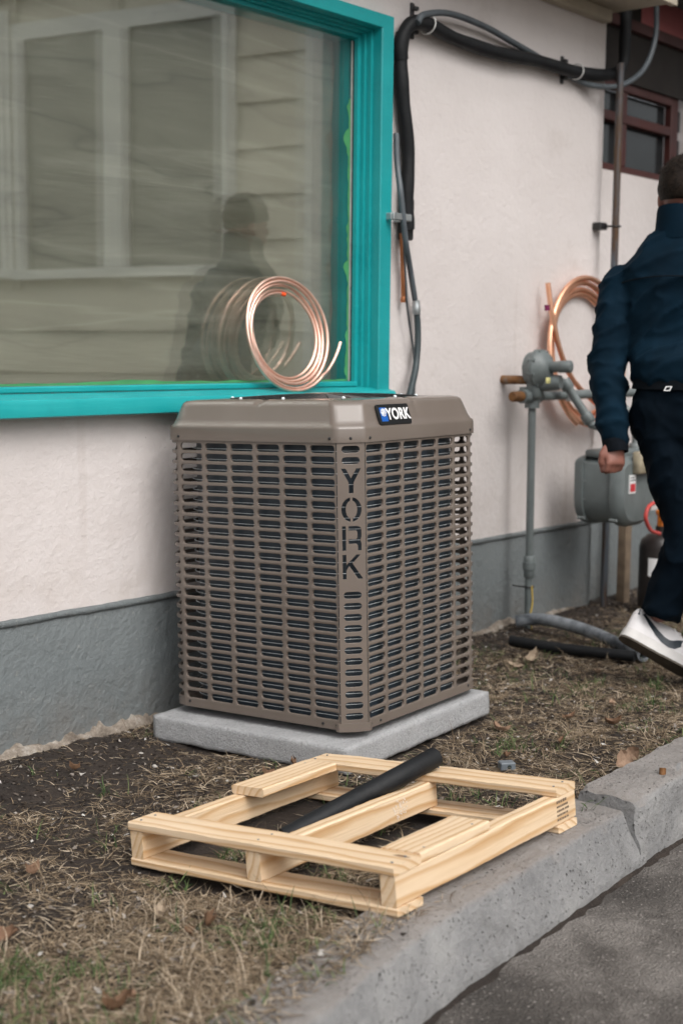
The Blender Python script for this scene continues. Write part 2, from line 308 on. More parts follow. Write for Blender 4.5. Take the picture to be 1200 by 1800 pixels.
    def mesh(s, name):
        me = bpy.data.meshes.new(name); me.from_pydata([tuple(p) for p in s.v], [], s.f); me.update(); return me
    def build(s, name, mat, parent=None, smooth=None, local=False, fixn=True, offset=None):
        v = s.v
        if parent is not None and not local:
            I = WM[parent].inverted(); v = [I @ Vector(p) for p in v]
        me = bpy.data.meshes.new(name); me.from_pydata([tuple(p) for p in v], [], s.f)
        if fixn:
            bm = bmesh.new(); bm.from_mesh(me); bmesh.ops.recalc_face_normals(bm, faces=bm.faces); bm.to_mesh(me); bm.free()
        return link(name, me, mat, parent, smooth)
def link(name, me, mat, parent=None, smooth=None):
    if mat: me.materials.append(MATS[mat] if isinstance(mat, str) else mat)
    o = bpy.data.objects.new(name, me); COL.objects.link(o)
    if parent is not None: o.parent = parent; WM[o] = WM[parent]
    else: WM[o] = Matrix.Identity(4)
    if smooth is not None:
        me.polygons.foreach_set('use_smooth', [True]*len(me.polygons))
        if smooth < 179: me.set_sharp_from_angle(angle=math.radians(smooth))
    me.update(); return o
def tag(o, label, cat, group=None, kind=None):
    if label: o['label'] = label
    if cat: o['category'] = cat
    if group: o['group'] = group
    if kind: o['kind'] = kind
    return o
def structure(o): o['kind'] = 'structure'; return o
def thing(name, label, cat, loc=(0, 0, 0), rot=(0, 0, 0), group=None):
    o = bpy.data.objects.new(name, None); COL.objects.link(o); o.location = loc; o.rotation_euler = rot; o.empty_display_size = .1
    WM[o] = Matrix.Translation(Vector(loc)) @ Euler(rot).to_matrix().to_4x4(); return tag(o, label, cat, group)
def rebase(o):                                   # put a world-built mesh's origin at its base
    me = o.data; n = len(me.vertices); a = np.empty(n*3); me.vertices.foreach_get('co', a); a = a.reshape(-1, 3)
    c = np.array([a[:, 0].mean(), a[:, 1].mean(), a[:, 2].min()]); me.vertices.foreach_set('co', (a-c).ravel()); me.update(); o.location = c; return o
def smooth_path(pts, n=12):                      # Catmull-Rom
    P = [Vector(p) for p in pts]; P = [P[0]*2-P[1]]+P+[P[-1]*2-P[-2]]; out = []
    for i in range(1, len(P)-2):
        for k in range(n):
            t = k/n; a, b, c, d = P[i-1:i+3]
            out.append(.5*((2*b)+(c-a)*t+(2*a-5*b+4*c-d)*t*t+(3*b-a-3*c+d)*t**3))
    out.append(P[-2]); return out
def raw_mesh(name, V, Fq):                       # V (n,3), Fq (m,4) arrays
    me = bpy.data.meshes.new(name); me.vertices.add(len(V)); me.vertices.foreach_set('co', V.astype(np.float32).ravel())
    k = Fq.shape[1]; me.loops.add(Fq.size); me.loops.foreach_set('vertex_index', Fq.astype(np.int32).ravel()); me.polygons.add(len(Fq))
    me.polygons.foreach_set('loop_start', np.arange(0, Fq.size, k, dtype=np.int32)); me.update(calc_edges=True); return me
def remesh(mb, voxel, smooth_it=4, factor=.5):
    me = mb.mesh('tmp'); bm = bmesh.new(); bm.from_mesh(me); bmesh.ops.recalc_face_normals(bm, faces=bm.faces); bm.to_mesh(me); bm.free()
    o = bpy.data.objects.new('tmp', me); COL.objects.link(o); m = o.modifiers.new('r', 'REMESH'); m.mode = 'VOXEL'; m.voxel_size = voxel
    if smooth_it: k = o.modifiers.new('s', 'SMOOTH'); k.iterations = smooth_it; k.factor = factor
    dg = bpy.context.evaluated_depsgraph_get(); dg.update(); out = bpy.data.meshes.new_from_object(o.evaluated_get(dg)); bpy.data.objects.remove(o); bpy.data.meshes.remove(me)
    out.materials.clear(); return out
def fbm(p, f, o=3):
    return noise.fractal(Vector(p)*f, .6, 2.1, o)
def displace(me, fn):
    n = len(me.vertices)
    co = np.empty(n*3); me.vertices.foreach_get('co', co); co = co.reshape(-1, 3); no = np.array([v.normal[:] for v in me.vertices])
    d = np.array([fn(p, q) for p, q in zip(co, no)]); me.vertices.foreach_set('co', (co+no*d[:, None]).ravel()); me.update()

# ------------------------------------------------------------------ ground, road, kerb
KX = [-12, .9, 1.676, 2.007, 2.15, 2.886, 3.6, 20]; KY = [-3.4, -1.945, -1.812, -1.752, -1.738, -1.690, -1.66, -1.0]
def kerb_y(x): return float(np.interp(x, KX, KY))
def soil_z(x, y):
    t = np.clip((-.85-y)/.75, 0, 1.15); return .052*t*t - .024*np.exp(-((x-2.80)/.26)**2-((y+.28)/.22)**2) + .024*np.clip((x-3.2)/.6, 0, 1)*np.clip((-.9-y)/.6, 0, 1)
def soil_noise(x, y):
    return .010*fbm((x, y, 0), 3.2, 4) + .005*fbm((x, y, 5), 14, 3) + .003*abs(fbm((x, y, 9), 45, 2))
def make_ground():
    xs = np.concatenate([np.arange(-12, .4, .6), np.arange(.4, 6.6, .018), np.arange(6.6, 20, .6)]); ts = np.linspace(0, 1, 92)
    V = []
    for x in xs:
        yb = kerb_y(x)+.03
        for t in ts:
            y = .04*(1-t)+yb*t; near = math.exp(-((y-.0)/.05)**2)
            V.append((x, y, soil_z(x, y)+(soil_noise(x, y) if .3 < x < 6.7 else 0)-.004+.012*near*fbm((x, 0, 3), 6, 3)))
    nx, ny = len(xs), len(ts); i = np.arange(nx-1)[:, None]*ny+np.arange(ny-1)[None, :]; i = i.ravel()
    o = link('soil', raw_mesh('soil', np.array(V), np.stack([i, i+1, i+ny+1, i+ny], 1)), 'soil', None, 180); structure(o)
    m = MB(); m.add([(-40, -40, -.062), (60, -40, -.062), (60, 40, -.062), (-40, 40, -.062)], [(0, 1, 2, 3)])
    structure(m.build('ground', 'asphalt', fixn=False))
    xs = np.arange(1.2, 4.2, .02); V = []; ys = np.linspace(0, 1, 80)          # the stretch of road in view, uneven
    for x in xs:
        for t in ys:
            y = kerb_y(x)+.0-1.3*t; edge = math.exp(-t*14)
            V.append((x, y, -.056+.004*fbm((x, y, 1), 4, 3)+.0025*fbm((x, y, 2), 30, 3)-.012*edge*abs(fbm((x, y, 4), 9, 3))))
    ny = 80; i = (np.arange(len(xs)-1)[:, None]*ny+np.arange(ny-1)[None, :]).ravel()
    structure(link('road', raw_mesh('road', np.array(V), np.stack([i, i+1, i+ny+1, i+ny], 1)), 'asphalt', None, 180))
def kerb_piece(name, x0, x1, ztop, yfront, width, batter, seed, step=.012, cut0=0., cut1=0.):
    # cross-section swept along X with chips, worn arris and rough ends
    prof = [(0.0, -.14), (0.0, -.04)] + [(batter*k/10, -.04+(ztop-.012+.04)*k/10) for k in range(1, 11)] + [(batter+.004, ztop-.004), (batter+.012, ztop)] + [(batter+.012+(width-.012)*k/8, ztop) for k in range(1, 9)] + [(batter+width+.006, ztop-.02), (batter+width+.006, -.14)]
    xs = np.arange(x0, x1+1e-6, step); rings = []
    for x in xs:
        yf = yfront(x); r = []
        for j, (u, z) in enumerate(prof):
            y = yf-batter+u; q = Vector((x, y, z+seed)); top = z > -.03
            d = .0045*noise.noise(q*14)+.0028*noise.noise(q*40) if top else 0
            ch = max(0, noise.noise(Vector((x*9+seed*7, 3.3, seed)))-.30)*.045 if abs(z-ztop) < .02 and u < batter+.03 else 0
            e0 = max(0, 1-(x-x0)/.05); e1 = max(0, 1-(x1-x)/.05)
            rough = (e0*cut0+e1*cut1)*(.5+.9*abs(noise.noise(q*22)))
            r.append((x+(.012*noise.noise(q*18) if (x == xs[0] or x == xs[-1]) else 0), y+d+ch*.6+rough*.012*(z > 0), z+d*.8-ch*.8-rough*.02*(z > .02)))
        rings.append(r)
    m = MB(); m.loft(rings); return m.build(name, 'kerb_concrete', None, 60)
make_ground()
kroot = thing('kerb', None, None); structure(kroot)
def kerb_child(o):
    o.parent = kroot; return o
k1 = kerb_child(kerb_piece('kerb_stone', .3, 2.985, .074, kerb_y, .15, .05, 1.7, cut1=.5))
k2 = kerb_child(kerb_piece('kerb_stone', 2.962, 5.2, .102, lambda x: -1.712+(x-3)*.035, .15, .02, 5.1, cut0=.35))
m = MB()
for a, b, yf in ((-8, .295, None), (5.21, 14, -1.63)):
    xs = np.linspace(a, b, 12); m.loft([[(x, (kerb_y(x) if yf is None else -1.712+(x-3)*.035)+u, z) for u, z in ((-.04, -.14), (0, .074), (.15, .074), (.16, -.14))] for x in xs])
kerb_child(m.build('kerb_run', 'kerb_concrete'))

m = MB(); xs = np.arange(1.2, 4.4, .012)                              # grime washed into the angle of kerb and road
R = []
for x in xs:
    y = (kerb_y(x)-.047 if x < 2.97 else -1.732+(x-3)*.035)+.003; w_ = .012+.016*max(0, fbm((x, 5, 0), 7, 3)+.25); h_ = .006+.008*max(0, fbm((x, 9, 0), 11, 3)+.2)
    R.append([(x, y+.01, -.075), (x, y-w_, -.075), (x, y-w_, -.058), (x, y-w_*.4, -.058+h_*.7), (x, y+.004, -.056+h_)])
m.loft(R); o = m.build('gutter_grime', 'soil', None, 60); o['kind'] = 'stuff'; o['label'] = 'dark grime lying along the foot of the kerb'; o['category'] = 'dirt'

# ------------------------------------------------------------------ the building
B = thing('building', 'pale pink stucco building with grey plinth and teal framed shop window', 'building', (3, 0, 0))
XE = 5.77; GX0, GX1, GZ0, GZ1 = .9, 4.144, 1.0, 2.377
m = MB()
m.box((-6, 0, -.2), (XE, .26, GZ0)); m.box((-6, 0, GZ0), (GX0+.05, .26, GZ1-.04)); m.box((GX1-.06, 0, GZ0), (XE, .26, GZ1-.04)); m.box((-6, 0, GZ1-.04), (XE, .26, 3.4))
m.build('wall', 'stucco', B, fixn=False)
m = MB(); RY = .07; RX0, RX1, RZ0, RZ1 = 5.775, 6.78, 2.03, 2.66
m.box((XE+.001, RY, -.2), (12, .26, RZ0)); m.box((RX1, RY, RZ0), (12, .26, RZ1)); m.box((XE+.001, RY, RZ1), (12, .26, 2.70))
m.build('recessed_wall', 'stucco', B, fixn=False)
m = MB(); m.box((6.21, RY-.01, 2.735), (12, .26, 3.4)); m.build('upper_boarding', 'pink_boards', B)
m = MB(); m.box((5.775, RY-.012, 2.735), (6.208, .26, 3.4)); m.box((5.775, RY-.006, 2.452), (12, RY+.008, 2.684)); m.build('shade_panel', 'dark_timber_and_shade', B, fixn=False)
m = MB(); m.box((5.8, RY-.035, 2.685), (12, RY+.0, 2.733)); m.build('window_head_board', 'red_frame', B)
def rough_strip(name, mat, x0, x1, y, ztop, depth, amp, step=.02, zb=-.1):
    m = MB(); rings = []
    for x in np.arange(x0, x1+1e-6, step):
        zt = ztop+amp*fbm((x, 1, 0), 8, 3); d = depth*(1+.25*fbm((x, 4, 2), 20, 2))
        rings.append([(x, y+.01, zb), (x, y-d, zb), (x, y-d, zt-.25*d), (x, y-d*.8, zt), (x, y+.01, zt+.001)])
    m.loft(rings); return m.build(name, mat, B, 50)
rough_strip('plinth', 'plinth', -2, XE, 0, .378, .007, .0015)
rough_strip('plinth', 'plinth', XE+.002, 9, RY, .372, .007, .0015)
m = MB(); xs = np.arange(-2, XE, .03)
m.tube([(x, -.004+.0015*fbm((x, 0, 0), 7, 2), .386+.002*fbm((x, 2, 0), 9, 3)) for x in xs], [.0115+.002*fbm((x, 7, 0), 25, 2) for x in xs], 8); m.build('plinth_ledge', 'plinth', B, 180)
# crumbling footing at the foot of the wall
m = MB(); rings = []
for x in np.arange(1.6, 5.6, .012):
    hgt = .008+.058*max(0, fbm((x+.3, 0, 0), 3.1, 3)+.12)+.020*fbm((x, 3, 0), 26, 4); hgt = max(.003, hgt*(1 if x < 2.95 else .55)); d = .016+.006*fbm((x, 8, 0), 15, 2)
    rings.append([(x, .01, -.05), (x, -.007-d-.02, -.05), (x, -.007-d, hgt*.5+.004*noise.noise(Vector((x*60, 1, 0)))), (x, -.008-d*.5, hgt*.9), (x, .0, hgt)])
m.loft(rings); m.build('footing', 'crumble', B, 40)
# eaves
m = MB(); m.bbox((-6, -.05, 2.645), (5.735, 0.0, 2.70), .006); m.build('eaves_trim', 'eave_paint', B)
m = MB(); m.box((-6, -.30, 2.703), (5.80, 0.0, 2.73)); m.build('soffit', 'eave_paint', B, fixn=False)
m = MB(); m.box((-6, -.33, 2.69), (5.80, -.302, 2.88)); m.build('fascia_board', 'eave_paint', B, fixn=False)
m = MB(); m.box((5.803, -.40, 2.905), (12, .07, 2.95)); m.build('porch_roof', 'dark_timber_and_shade', B, fixn=False)
m = MB(); m.bbox((5.805, -.16, 2.80), (12, -.10, 2.90), .004); m.build('porch_beam', 'dark_timber_and_shade', B)
# the teal window: casing profile (inward offset, y) swept round with mitres
win = MB(); prof = [(0, .0), (0, -.04), (.004, -.044), (.066, -.044), (.070, -.04), (.070, -.002), (.083, -.002), (.083, .018), (.095, .018), (.095, .034), (.114, .034), (.114, .18), (.0, .18)]
st = [lambda o: (GX0+o, GZ0+.03), lambda o: (GX0+o, GZ1-o*.72), lambda o: (GX1-o, GZ1-o*.72), lambda o: (GX1-o, GZ0+.03)]
win.loft([[(s_(o)[0], y, s_(o)[1]) for o, y in prof] for s_ in st])
wf = win.build('window', 'teal_paint', B)
m = MB(); rings = []
for x in np.linspace(GX0-.03, GX1+.0, 60):
    d = .0015*fbm((x, 0, 0), 9, 3)
    rings.append([(x, .0, .974), (x, -.068+d, .974), (x, -.074+d, .978), (x, -.074+d, 1.018), (x, -.068+d, 1.026+d), (x, -.004, 1.038+d), (x, .03, 1.040), (x, .03, .974)])
m.loft(rings); m.build('sill', 'teal_paint', wf, 40)
m = MB(); m.bbox((GX0+.1, .018, 1.041), (GX1-.112, .07, 1.060), .004); m.build('bottom_rail', 'teal_paint', wf)
for yg in (.057, .098):
    m = MB(); m.box((GX0+.108, yg, 1.061), (GX1-.115, yg+.004, 2.290)); m.build('pane', 'window_glass', wf, fixn=False)
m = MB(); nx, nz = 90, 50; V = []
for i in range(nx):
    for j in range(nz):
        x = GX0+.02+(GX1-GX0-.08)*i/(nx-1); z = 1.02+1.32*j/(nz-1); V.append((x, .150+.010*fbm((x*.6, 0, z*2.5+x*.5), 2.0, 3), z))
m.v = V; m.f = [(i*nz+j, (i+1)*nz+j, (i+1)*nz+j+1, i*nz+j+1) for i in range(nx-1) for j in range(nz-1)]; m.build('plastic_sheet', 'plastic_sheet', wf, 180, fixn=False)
def ragged(x0, x1, z0, z1, vert, name, seed, mat='tape_green'):
    m = MB(); n = 70; a = []; b = []
    for i in range(n):
        t = i/(n-1); k = .55+.9*max(0, fbm((t*7, seed, 0), 1.6, 4))+.25*fbm((t*30, seed, 0), 1, 2)
        if vert: z = z0+(z1-z0)*t; a.append((x1, z)); b.append((x1-(x1-x0)*k, z))
        else: x = x0+(x1-x0)*t; a.append((x, z0)); b.append((x, z0+(z1-z0)*k))
    V = [(p[0], .0568, p[1]) for p in a]+[(p[0], .0568, p[1]) for p in b]; m.v = V; m.f = [(i, i+1, n+i+1, n+i) for i in range(n-1)]
    return m.build(name, mat, wf, fixn=False)
ragged(3.994, 4.0285, 1.063, 2.08, True, 'paint_smear', 3.1); ragged(1.2, 4.02, 1.0615, 1.073, False, 'paint_smear', 8.3)
m = MB(); m.box((4.0285, .05, 1.061), (4.0315, .057, 2.285)); m.build('glazing_bead', 'seal_dark', wf, fixn=False)
m = MB(); m.box((4.019, .0545, 1.061), (4.0275, .0565, 2.285)); m.build('glazing_bead', 'seal_strip', wf, fixn=False)
# dark red barred window in the recess
bw = MB(); y0, y1 = RY+.012, RY+.05
mx = wy(1101, 250, RY).x; mz = wy(1103, 206, RY).z; mx2 = wy(1186, 250, RY).x
bw.bbox((RX0, y0, RZ0), (RX1, y1, RZ0+.035), .004); bw.bbox((mx2-.03, y0-.002, RZ0+.036), (mx2+.045, y1, RZ1-.041), .004)
bwo = bw.build('barred_window', 'red_frame', B)
m = MB(); m.bbox((mx-.02, y0+.002, RZ0+.036), (mx+.02, y1-.002, RZ1-.041), .003); m.build('mullion', 'red_frame', bwo)
for zc in (mz-.01, 2.432):
    m = MB(); m.bbox((RX0+.01, y0-.004, zc-.022), (mx2-.031, y1+.002, zc+.022), .003); m.build('glazing_bar', 'red_frame', bwo)
for a, b in ((RX0+.001, mx-.02), (mx+.02, mx2-.03), (mx2+.045, RX1)):
    for c, d in ((RZ0+.03, mz-.03), (mz+.012, 2.41)):
        m = MB(); m.box((a, RY+.052, c), (b, RY+.058, d)); m.build('pane', 'dark_pane', bwo, fixn=False)

# ------------------------------------------------------------------ house over the road (seen only in the glass)
K = Vector((7.0, -2.62, 0)); TD = Vector((-.17, -.985, 0)).normalized(); ND = Vector((TD.y, -TD.x, 0))
if ND.x > 0: ND = -ND
def refl(x, y):                                   # pixel seen in the window glass -> (distance along facade, height)
    d = ray(x, y); t = (.06-CAM[1])/d[1]; p = CAM+t*d; d2 = np.array([d[0], -d[1], d[2]])
    q = Vector(p); e = Vector(d2); s_ = (K-q).dot(ND)/e.dot(ND); r = q+e*s_; return (r-K).dot(TD), r.z
N = thing('neighbour_house', 'cream house with wide lap siding and white windows, mirrored in shop window', 'house', K)
def fac(s, z, d): return K+TD*s+ND*d+Vector((0, 0, z))
def fbox(m, s0, s1, z0, z1, d0, d1, lean=0):
    vs = [fac(s, z, d+(lean*(z1-z)/(z1-z0) if d == d1 else 0)) for d in (d0, d1) for z in (z0, z1) for s in (s0, s1)]
    m.add(vs, [(0, 1, 3, 2), (4, 6, 7, 5), (0, 4, 5, 1), (2, 3, 7, 6), (0, 2, 6, 4), (1, 5, 7, 3)])
wins = []
for xa, xb, yt, yb in ((395, 232, 38, 462), (188, 52, 62, 468), (6, -150, 62, 470)):
    (sa, _), (sb, zb) = refl(xa, 300), refl(xb, 300); zt = refl((xa+xb)/2, yt)[1]; zb = refl((xa+xb)/2, yb)[1]; wins.append((sa, sb, zb, zt))
m = MB(); fbox(m, -.02, 8, -.06, 5.3, -3, -.02); m.build('wall', 'siding_paint', N)
z = .1; e = .30
while z < 5.0:
    m = MB(); cuts = [(.09, 8.)]
    for sa, sb, zb, zt in wins:
        if z+e > zb-.12 and z < zt+.12:
            cuts = [q for (a, b) in cuts for q in ((a, min(b, sa-.1)), (max(a, sb+.1), b)) if q[1]-q[0] > .01]
    for a, b in cuts:
        m = MB(); fbox(m, a, b, z, z+e+.01, -.018, .002, .020); m.build('siding_board', 'siding_paint', N)
    z += e
m = MB(); fbox(m, -.03, .10, -.06, 5.2, -.2, .035); m.build('corner_board', 'white_paint', N)
for sa, sb, zb, zt in wins:
    m = MB(); fbox(m, sa-.11, sa, zb-.02, zt+.12, -.01, .04); fbox(m, sb, sb+.11, zb-.02, zt+.12, -.01, .04); fbox(m, sa+.001, sb-.001, zt, zt+.12, -.01, .038); fbox(m, sa-.14, sb+.14, zb-.09, zb-.021, -.01, .06)
    f = m.build('window', 'white_paint', N); m = MB(); fbox(m, sa+.002, sb-.002, zb-.02, zt-.001, -.012, .004); m.build('pane', 'house_pane', f)
m = MB(); fbox(m, -.5, 8.3, 5.2, 5.32, -3.3, .55); m.build('eaves', 'white_paint', N)
m = MB(); m.add([fac(-.5, 5.325, .55), fac(8.3, 5.325, .55), fac(8.3, 6.9, -1.6), fac(-.5, 6.9, -1.6), fac(-.5, 5.325, -3.6), fac(8.3, 5.325, -3.6)], [(0, 1, 2, 3), (3, 2, 5, 4), (0, 3, 4), (1, 5, 2)]); m.build('roof', 'roof_felt', N)

# ------------------------------------------------------------------ concrete pad
TX = -.0306; AYAW = .077
P0 = Vector((2.900, -.872, .0)); PADROT = (TX, -.014, AYAW-.012)
m = MB(); nx, ny, nz = 46, 44, 7; PX, PY, PZ = .785, .735, .077
def pad_pt(a, b, c):
    q = Vector((a*PX, b*PY, c*PZ)); n = Vector((2*a-1, 2*b-1, 2*c-1)); r = .007
    lo = Vector((r, r, r)); hi = Vector((PX-r, PY-r, PZ-r)); k = Vector((min(max(q.x, lo.x), hi.x), min(max(q.y, lo.y), hi.y), min(max(q.z, lo.z), hi.z)))
    d = q-k; q = k+d.normalized()*r if d.length > 1e-6 else q
    g = .0016*noise.noise(q*38)+.0022*noise.noise(q*11)+.001*noise.noise(q*110); return q+Vector((g*n.x, g*n.y, g*n.z))
faces = {}
def vid(i, j, k):
    if (i, j, k) not in faces: faces[(i, j, k)] = len(m.v); m.v.append(tuple(pad_pt(i/nx, j/ny, k/nz)))
    return faces[(i, j, k)]
for i in range(nx):
    for j in range(ny):
        for k in (0, nz): m.f.append((vid(i, j, k), vid(i+1, j, k), vid(i+1, j+1, k), vid(i, j+1, k)))
for i in range(nx):
    for k in range(nz):
        for j in (0, ny): m.f.append((vid(i, j, k), vid(i+1, j, k), vid(i+1, j, k+1), vid(i, j, k+1)))
for j in range(ny):
    for k in range(nz):
        for i in (0, nx): m.f.append((vid(i, j, k), vid(i, j+1, k), vid(i, j+1, k+1), vid(i, j, k+1)))
pad = m.build('concrete_pad', 'pad_concrete', None, 180); pad.location = P0+Vector((0, 0, .004)); pad.rotation_euler = PADROT
tag(pad, 'light grey concrete pad lying on the soil under the condenser unit', 'concrete pad')

# ------------------------------------------------------------------ condenser unit (local: x along the right face, y along the left face, corner at 0)
AW, AH, AC_, AR = .697, .818, .058, .060
A = thing('condenser_unit', 'taupe outdoor air conditioner condenser with slotted sides on concrete pad', 'air conditioner', (2.970, -.848, .108), (TX, -.0005, AYAW))
LP = AW-AR-AC_; ARC = AR*PI/2
def side(which, s):                               # point + outward normal along a panel of the casing
    if which in ('left', 'right'):
        if s <= LP: p, n = (0, AC_+s), (-1, 0)
        else: a = (s-LP)/AR; p, n = (AR-AR*math.cos(a), AW-AR+AR*math.sin(a)), (-math.cos(a), math.sin(a))
        if which == 'right': p, n = p[::-1], n[::-1]
    else:
        L2 = AW-2*AR
        if s <= L2: p, n = (AR+s, AW), (0, 1)
        else: a = (s-L2)/AR; p, n = (AW-AR+AR*math.sin(a), AW-AR+AR*math.cos(a)), (math.sin(a), math.cos(a))
        if which == 'far': p, n = p[::-1], n[::-1]
    return p, n
def slot_panel(which, cols, arc):
    m = MB(); L = LP if which in ('left', 'right') else AW-2*AR
    edges = [L*i/cols for i in range(cols+1)]+([L+ARC] if arc else []); rows = 25; zp = .0315; z0 = .0215
    def P(s, z, d): p, n = side(which, s); return (p[0]+n[0]*d, p[1]+n[1]*d, z)
    def grid(sa, sb, za, zb, ns):
        b = len(m.v)
        for i in range(ns+1):
            s = sa+(sb-sa)*i/ns; m.v += [P(s, za, 0), P(s, zb, 0)]
        for i in range(ns): m.f.append((b+2*i, b+2*i+2, b+2*i+3, b+2*i+1))
    for c in range(len(edges)-1):
        sa, sb = edges[c], edges[c+1]; ns = 6 if c >= cols else 1
        grid(sa, sb, 0, z0, ns); grid(sa, sb, z0+rows*zp, AH, ns)
        for r in range(rows):
            za = z0+r*zp; zb = za+zp; sm, zm = (sa+sb)/2, (za+zb)/2; hl, hh, rr = (sb-sa)/2-.0064, .0106, .0090
            ring = []; outer = []
            pts = []
            for (cx, cz, a0) in ((hl-rr, hh-rr, 0), (-(hl-rr), hh-rr, 90), (-(hl-rr), -(hh-rr), 180), (hl-rr, -(hh-rr), 270)):
                for k in range(4): a = math.radians(a0+30*k); pts.append((cx+rr*math.cos(a), cz+rr*math.sin(a)))
                if a0 in (0, 180):
                    sg = -1 if a0 == 180 else 1
                    for k in (1, 2, 3): pts.append((sg*(hl-rr)*(1-2*k/4), cz+sg*rr))
            hx, hz = (sb-sa)/2, zp/2
            for (u, v) in pts:                     # project to the cell's rectangle
                if abs(u) <= hl-rr+1e-6: ou, ov = u*hx/(hl-rr), math.copysign(hz, v)
                else:
                    du, dv = abs(u)-(hl-rr), abs(v)-(hh-rr); ou, ov = (math.copysign(hx, u), math.copysign(hz, v)) if du > 0 and dv > 0 and .5 < dv/max(du, 1e-6) < 2.5 else ((math.copysign(hx, u), v*hz/hh*.8) if du > dv else (math.copysign(hx, u), math.copysign(hz, v)))
                outer.append((sm+ou, zm+ov))
            n = len(pts); b = len(m.v)
            m.v += [P(s, z, 0) for s, z in outer]
            for g, d in ((.0016, 0), (.0004, -.0006), (0, -.0020), (0, -.0075)):
                m.v += [P(sm+u+(g*u/max(abs(u), 1e-6) if abs(u) > hl-rr else 0), zm+v+g*v/max(abs(v), 1e-6), d) for u, v in pts]
            for k in range(4):
                for i in range(n): j = (i+1) % n; m.f.append((b+k*n+i, b+k*n+j, b+(k+1)*n+j, b+(k+1)*n+i))
    o = m.build('side_panel', 'unit_paint', A, 35, local=True, fixn=False); return o
for wh, arc in (('left', True), ('right', True), ('back', True), ('far', False)): slot_panel(wh, 6, arc)
# corner post with stencilled letters: a filled 2-D curve with holes
def stadium(cx, cy, hl, hh, n=6):
    r = hh; out = []
    for (x, y, a0) in ((cx+hl-r, cy, -90), (cx-hl+r, cy, 90)):
        for k in range(n+1): a = math.radians(a0+180*k/n); out.append((x+r*math.cos(a), y+r*math.sin(a)))
    return out
def arcpts(cx, cy, rx, ry, a0, a1, n=14): return [(cx+rx*math.cos(math.radians(a0+(a1-a0)*k/n)), cy+ry*math.sin(math.radians(a0+(a1-a0)*k/n))) for k in range(n+1)]
CW = AC_*math.sqrt(2)
def letter_polys():                                # unit box: x -1..1, y 0..1
    Y = [(-1, 1), (-.52, 1), (0, .62), (.52, 1), (1, 1), (.25, .42), (.25, .0), (-.25, .0), (-.25, .42)]
    O1 = arcpts(0, .5, 1, .5, 96, 264)+arcpts(0, .5, .54, .35, 264-5, 96+5); O2 = [(-x, y) for x, y in O1][::-1]
    R1 = [(-.95, 0), (-.55, 0), (-.55, 1), (-.95, 1)]
    R2 = [(-.33, 1), (.55, 1), (.85, .95), (.95, .82), (.95, .56), (.82, .42), (.95, .30), (.95, 0), (.56, 0), (.56, .20), (.42, .27), (-.33, .27), (-.33, .47), (.42, .47), (.52, .53), (.52, .74), (.42, .80), (-.33, .80)]
    Kk = [(-.95, 0), (-.55, 0), (-.55, .36), (-.28, .52), (.55, 0), (1, 0), (1, .06), (.06, .64), (.86, 1), (.42, 1), (-.55, .60), (-.55, 1), (-.95, 1)]
    return [[Y], [O1, O2], [R1, R2], [Kk]]
def curve_plate(name, loops, thick, bevel, mat, parent, M):
    cu = bpy.data.curves.new(name, 'CURVE'); cu.dimensions = '2D'; cu.fill_mode = 'BOTH'; cu.extrude = thick/2; cu.bevel_depth = bevel; cu.bevel_resolution = 1
    for lp in loops:
        sp = cu.splines.new('POLY'); sp.points.add(len(lp)-1); sp.use_cyclic_u = True
        for q, (x, y) in zip(sp.points, lp): q.co = (x, y, 0, 1)
    o = bpy.data.objects.new(name, cu); COL.objects.link(o); dg = bpy.context.evaluated_depsgraph_get(); dg.update()
    me = bpy.data.meshes.new_from_object(o.evaluated_get(dg)); bpy.data.objects.remove(o); bpy.data.curves.remove(cu); me.materials.clear(); me.transform(M)
    return link(name, me, mat, parent, 40)
def frame_m(o, ex, ey): ex = Vector(ex).normalized(); ey = Vector(ey).normalized(); ez = ex.cross(ey); return Matrix(((ex.x, ey.x, ez.x, o[0]), (ex.y, ey.y, ez.y, o[1]), (ex.z, ey.z, ez.z, o[2]), (0, 0, 0, 1)))
hw = CW/2-.0025; loops = [[(-hw, .0015), (hw, .0015), (hw, AH), (-hw, AH)]]
zrow = lambda r: .0215+.0315*(24-r)+.01575
for r in [0, 1]+list(range(13, 25)): loops.append(stadium(0, zrow(r), .0262, .0103))
for k, L in enumerate(letter_polys()):
    yb = zrow(0)-(13.3+k*8.1+.4)*.00985-.0; top = AH-.0255-.0315*1.65-.0805*k; 
    for lp in L: loops.append([(x*.0292, top-.0700+y*.0700) for x, y in lp])
curve_plate('corner_post', loops, .0015, .0008, 'unit_paint', A, frame_m((AC_/2, AC_/2, 0), (1, -1, 0), (0, 0, 1)))
# inner shadow-side: coil with rounded corners, wires, base
def outline(half, ch, r, n=8):
    pts = [(-half, -half+ch), (-half, half-r)]+[(-half+r-r*math.cos(a), half-r+r*math.sin(a)) for a in np.linspace(0, PI/2, n)][1:]
    pts += [(half-r+r*math.sin(a), half-r+r*math.cos(a)) for a in np.linspace(0, PI/2, n)]+[(half-r+r*math.cos(a), -half+r-r*math.sin(a)) for a in np.linspace(0, PI/2, n)]+[(-half+ch, -half)]
    return pts
cc = AW/2
def oring(half, ch, r, z, n=8): return [(cc+x, cc+y, z) for x, y in outline(half, ch, r, n)]
m = MB(); m.loft([oring(AW/2-.030, .06, .135, .012), oring(AW/2-.030, .06, .135, AH-.004)]); m.build('coil', 'coil_fins', A, 50, local=True)
m = MB()
for i in range(25): m.tube(oring(AW/2-.0225, .058, .130, .0332+i*.0314), .0009, 4, closed=True)
m.build('guard_wires', 'wire_light', A, local=True)['kind'] = 'stuff'
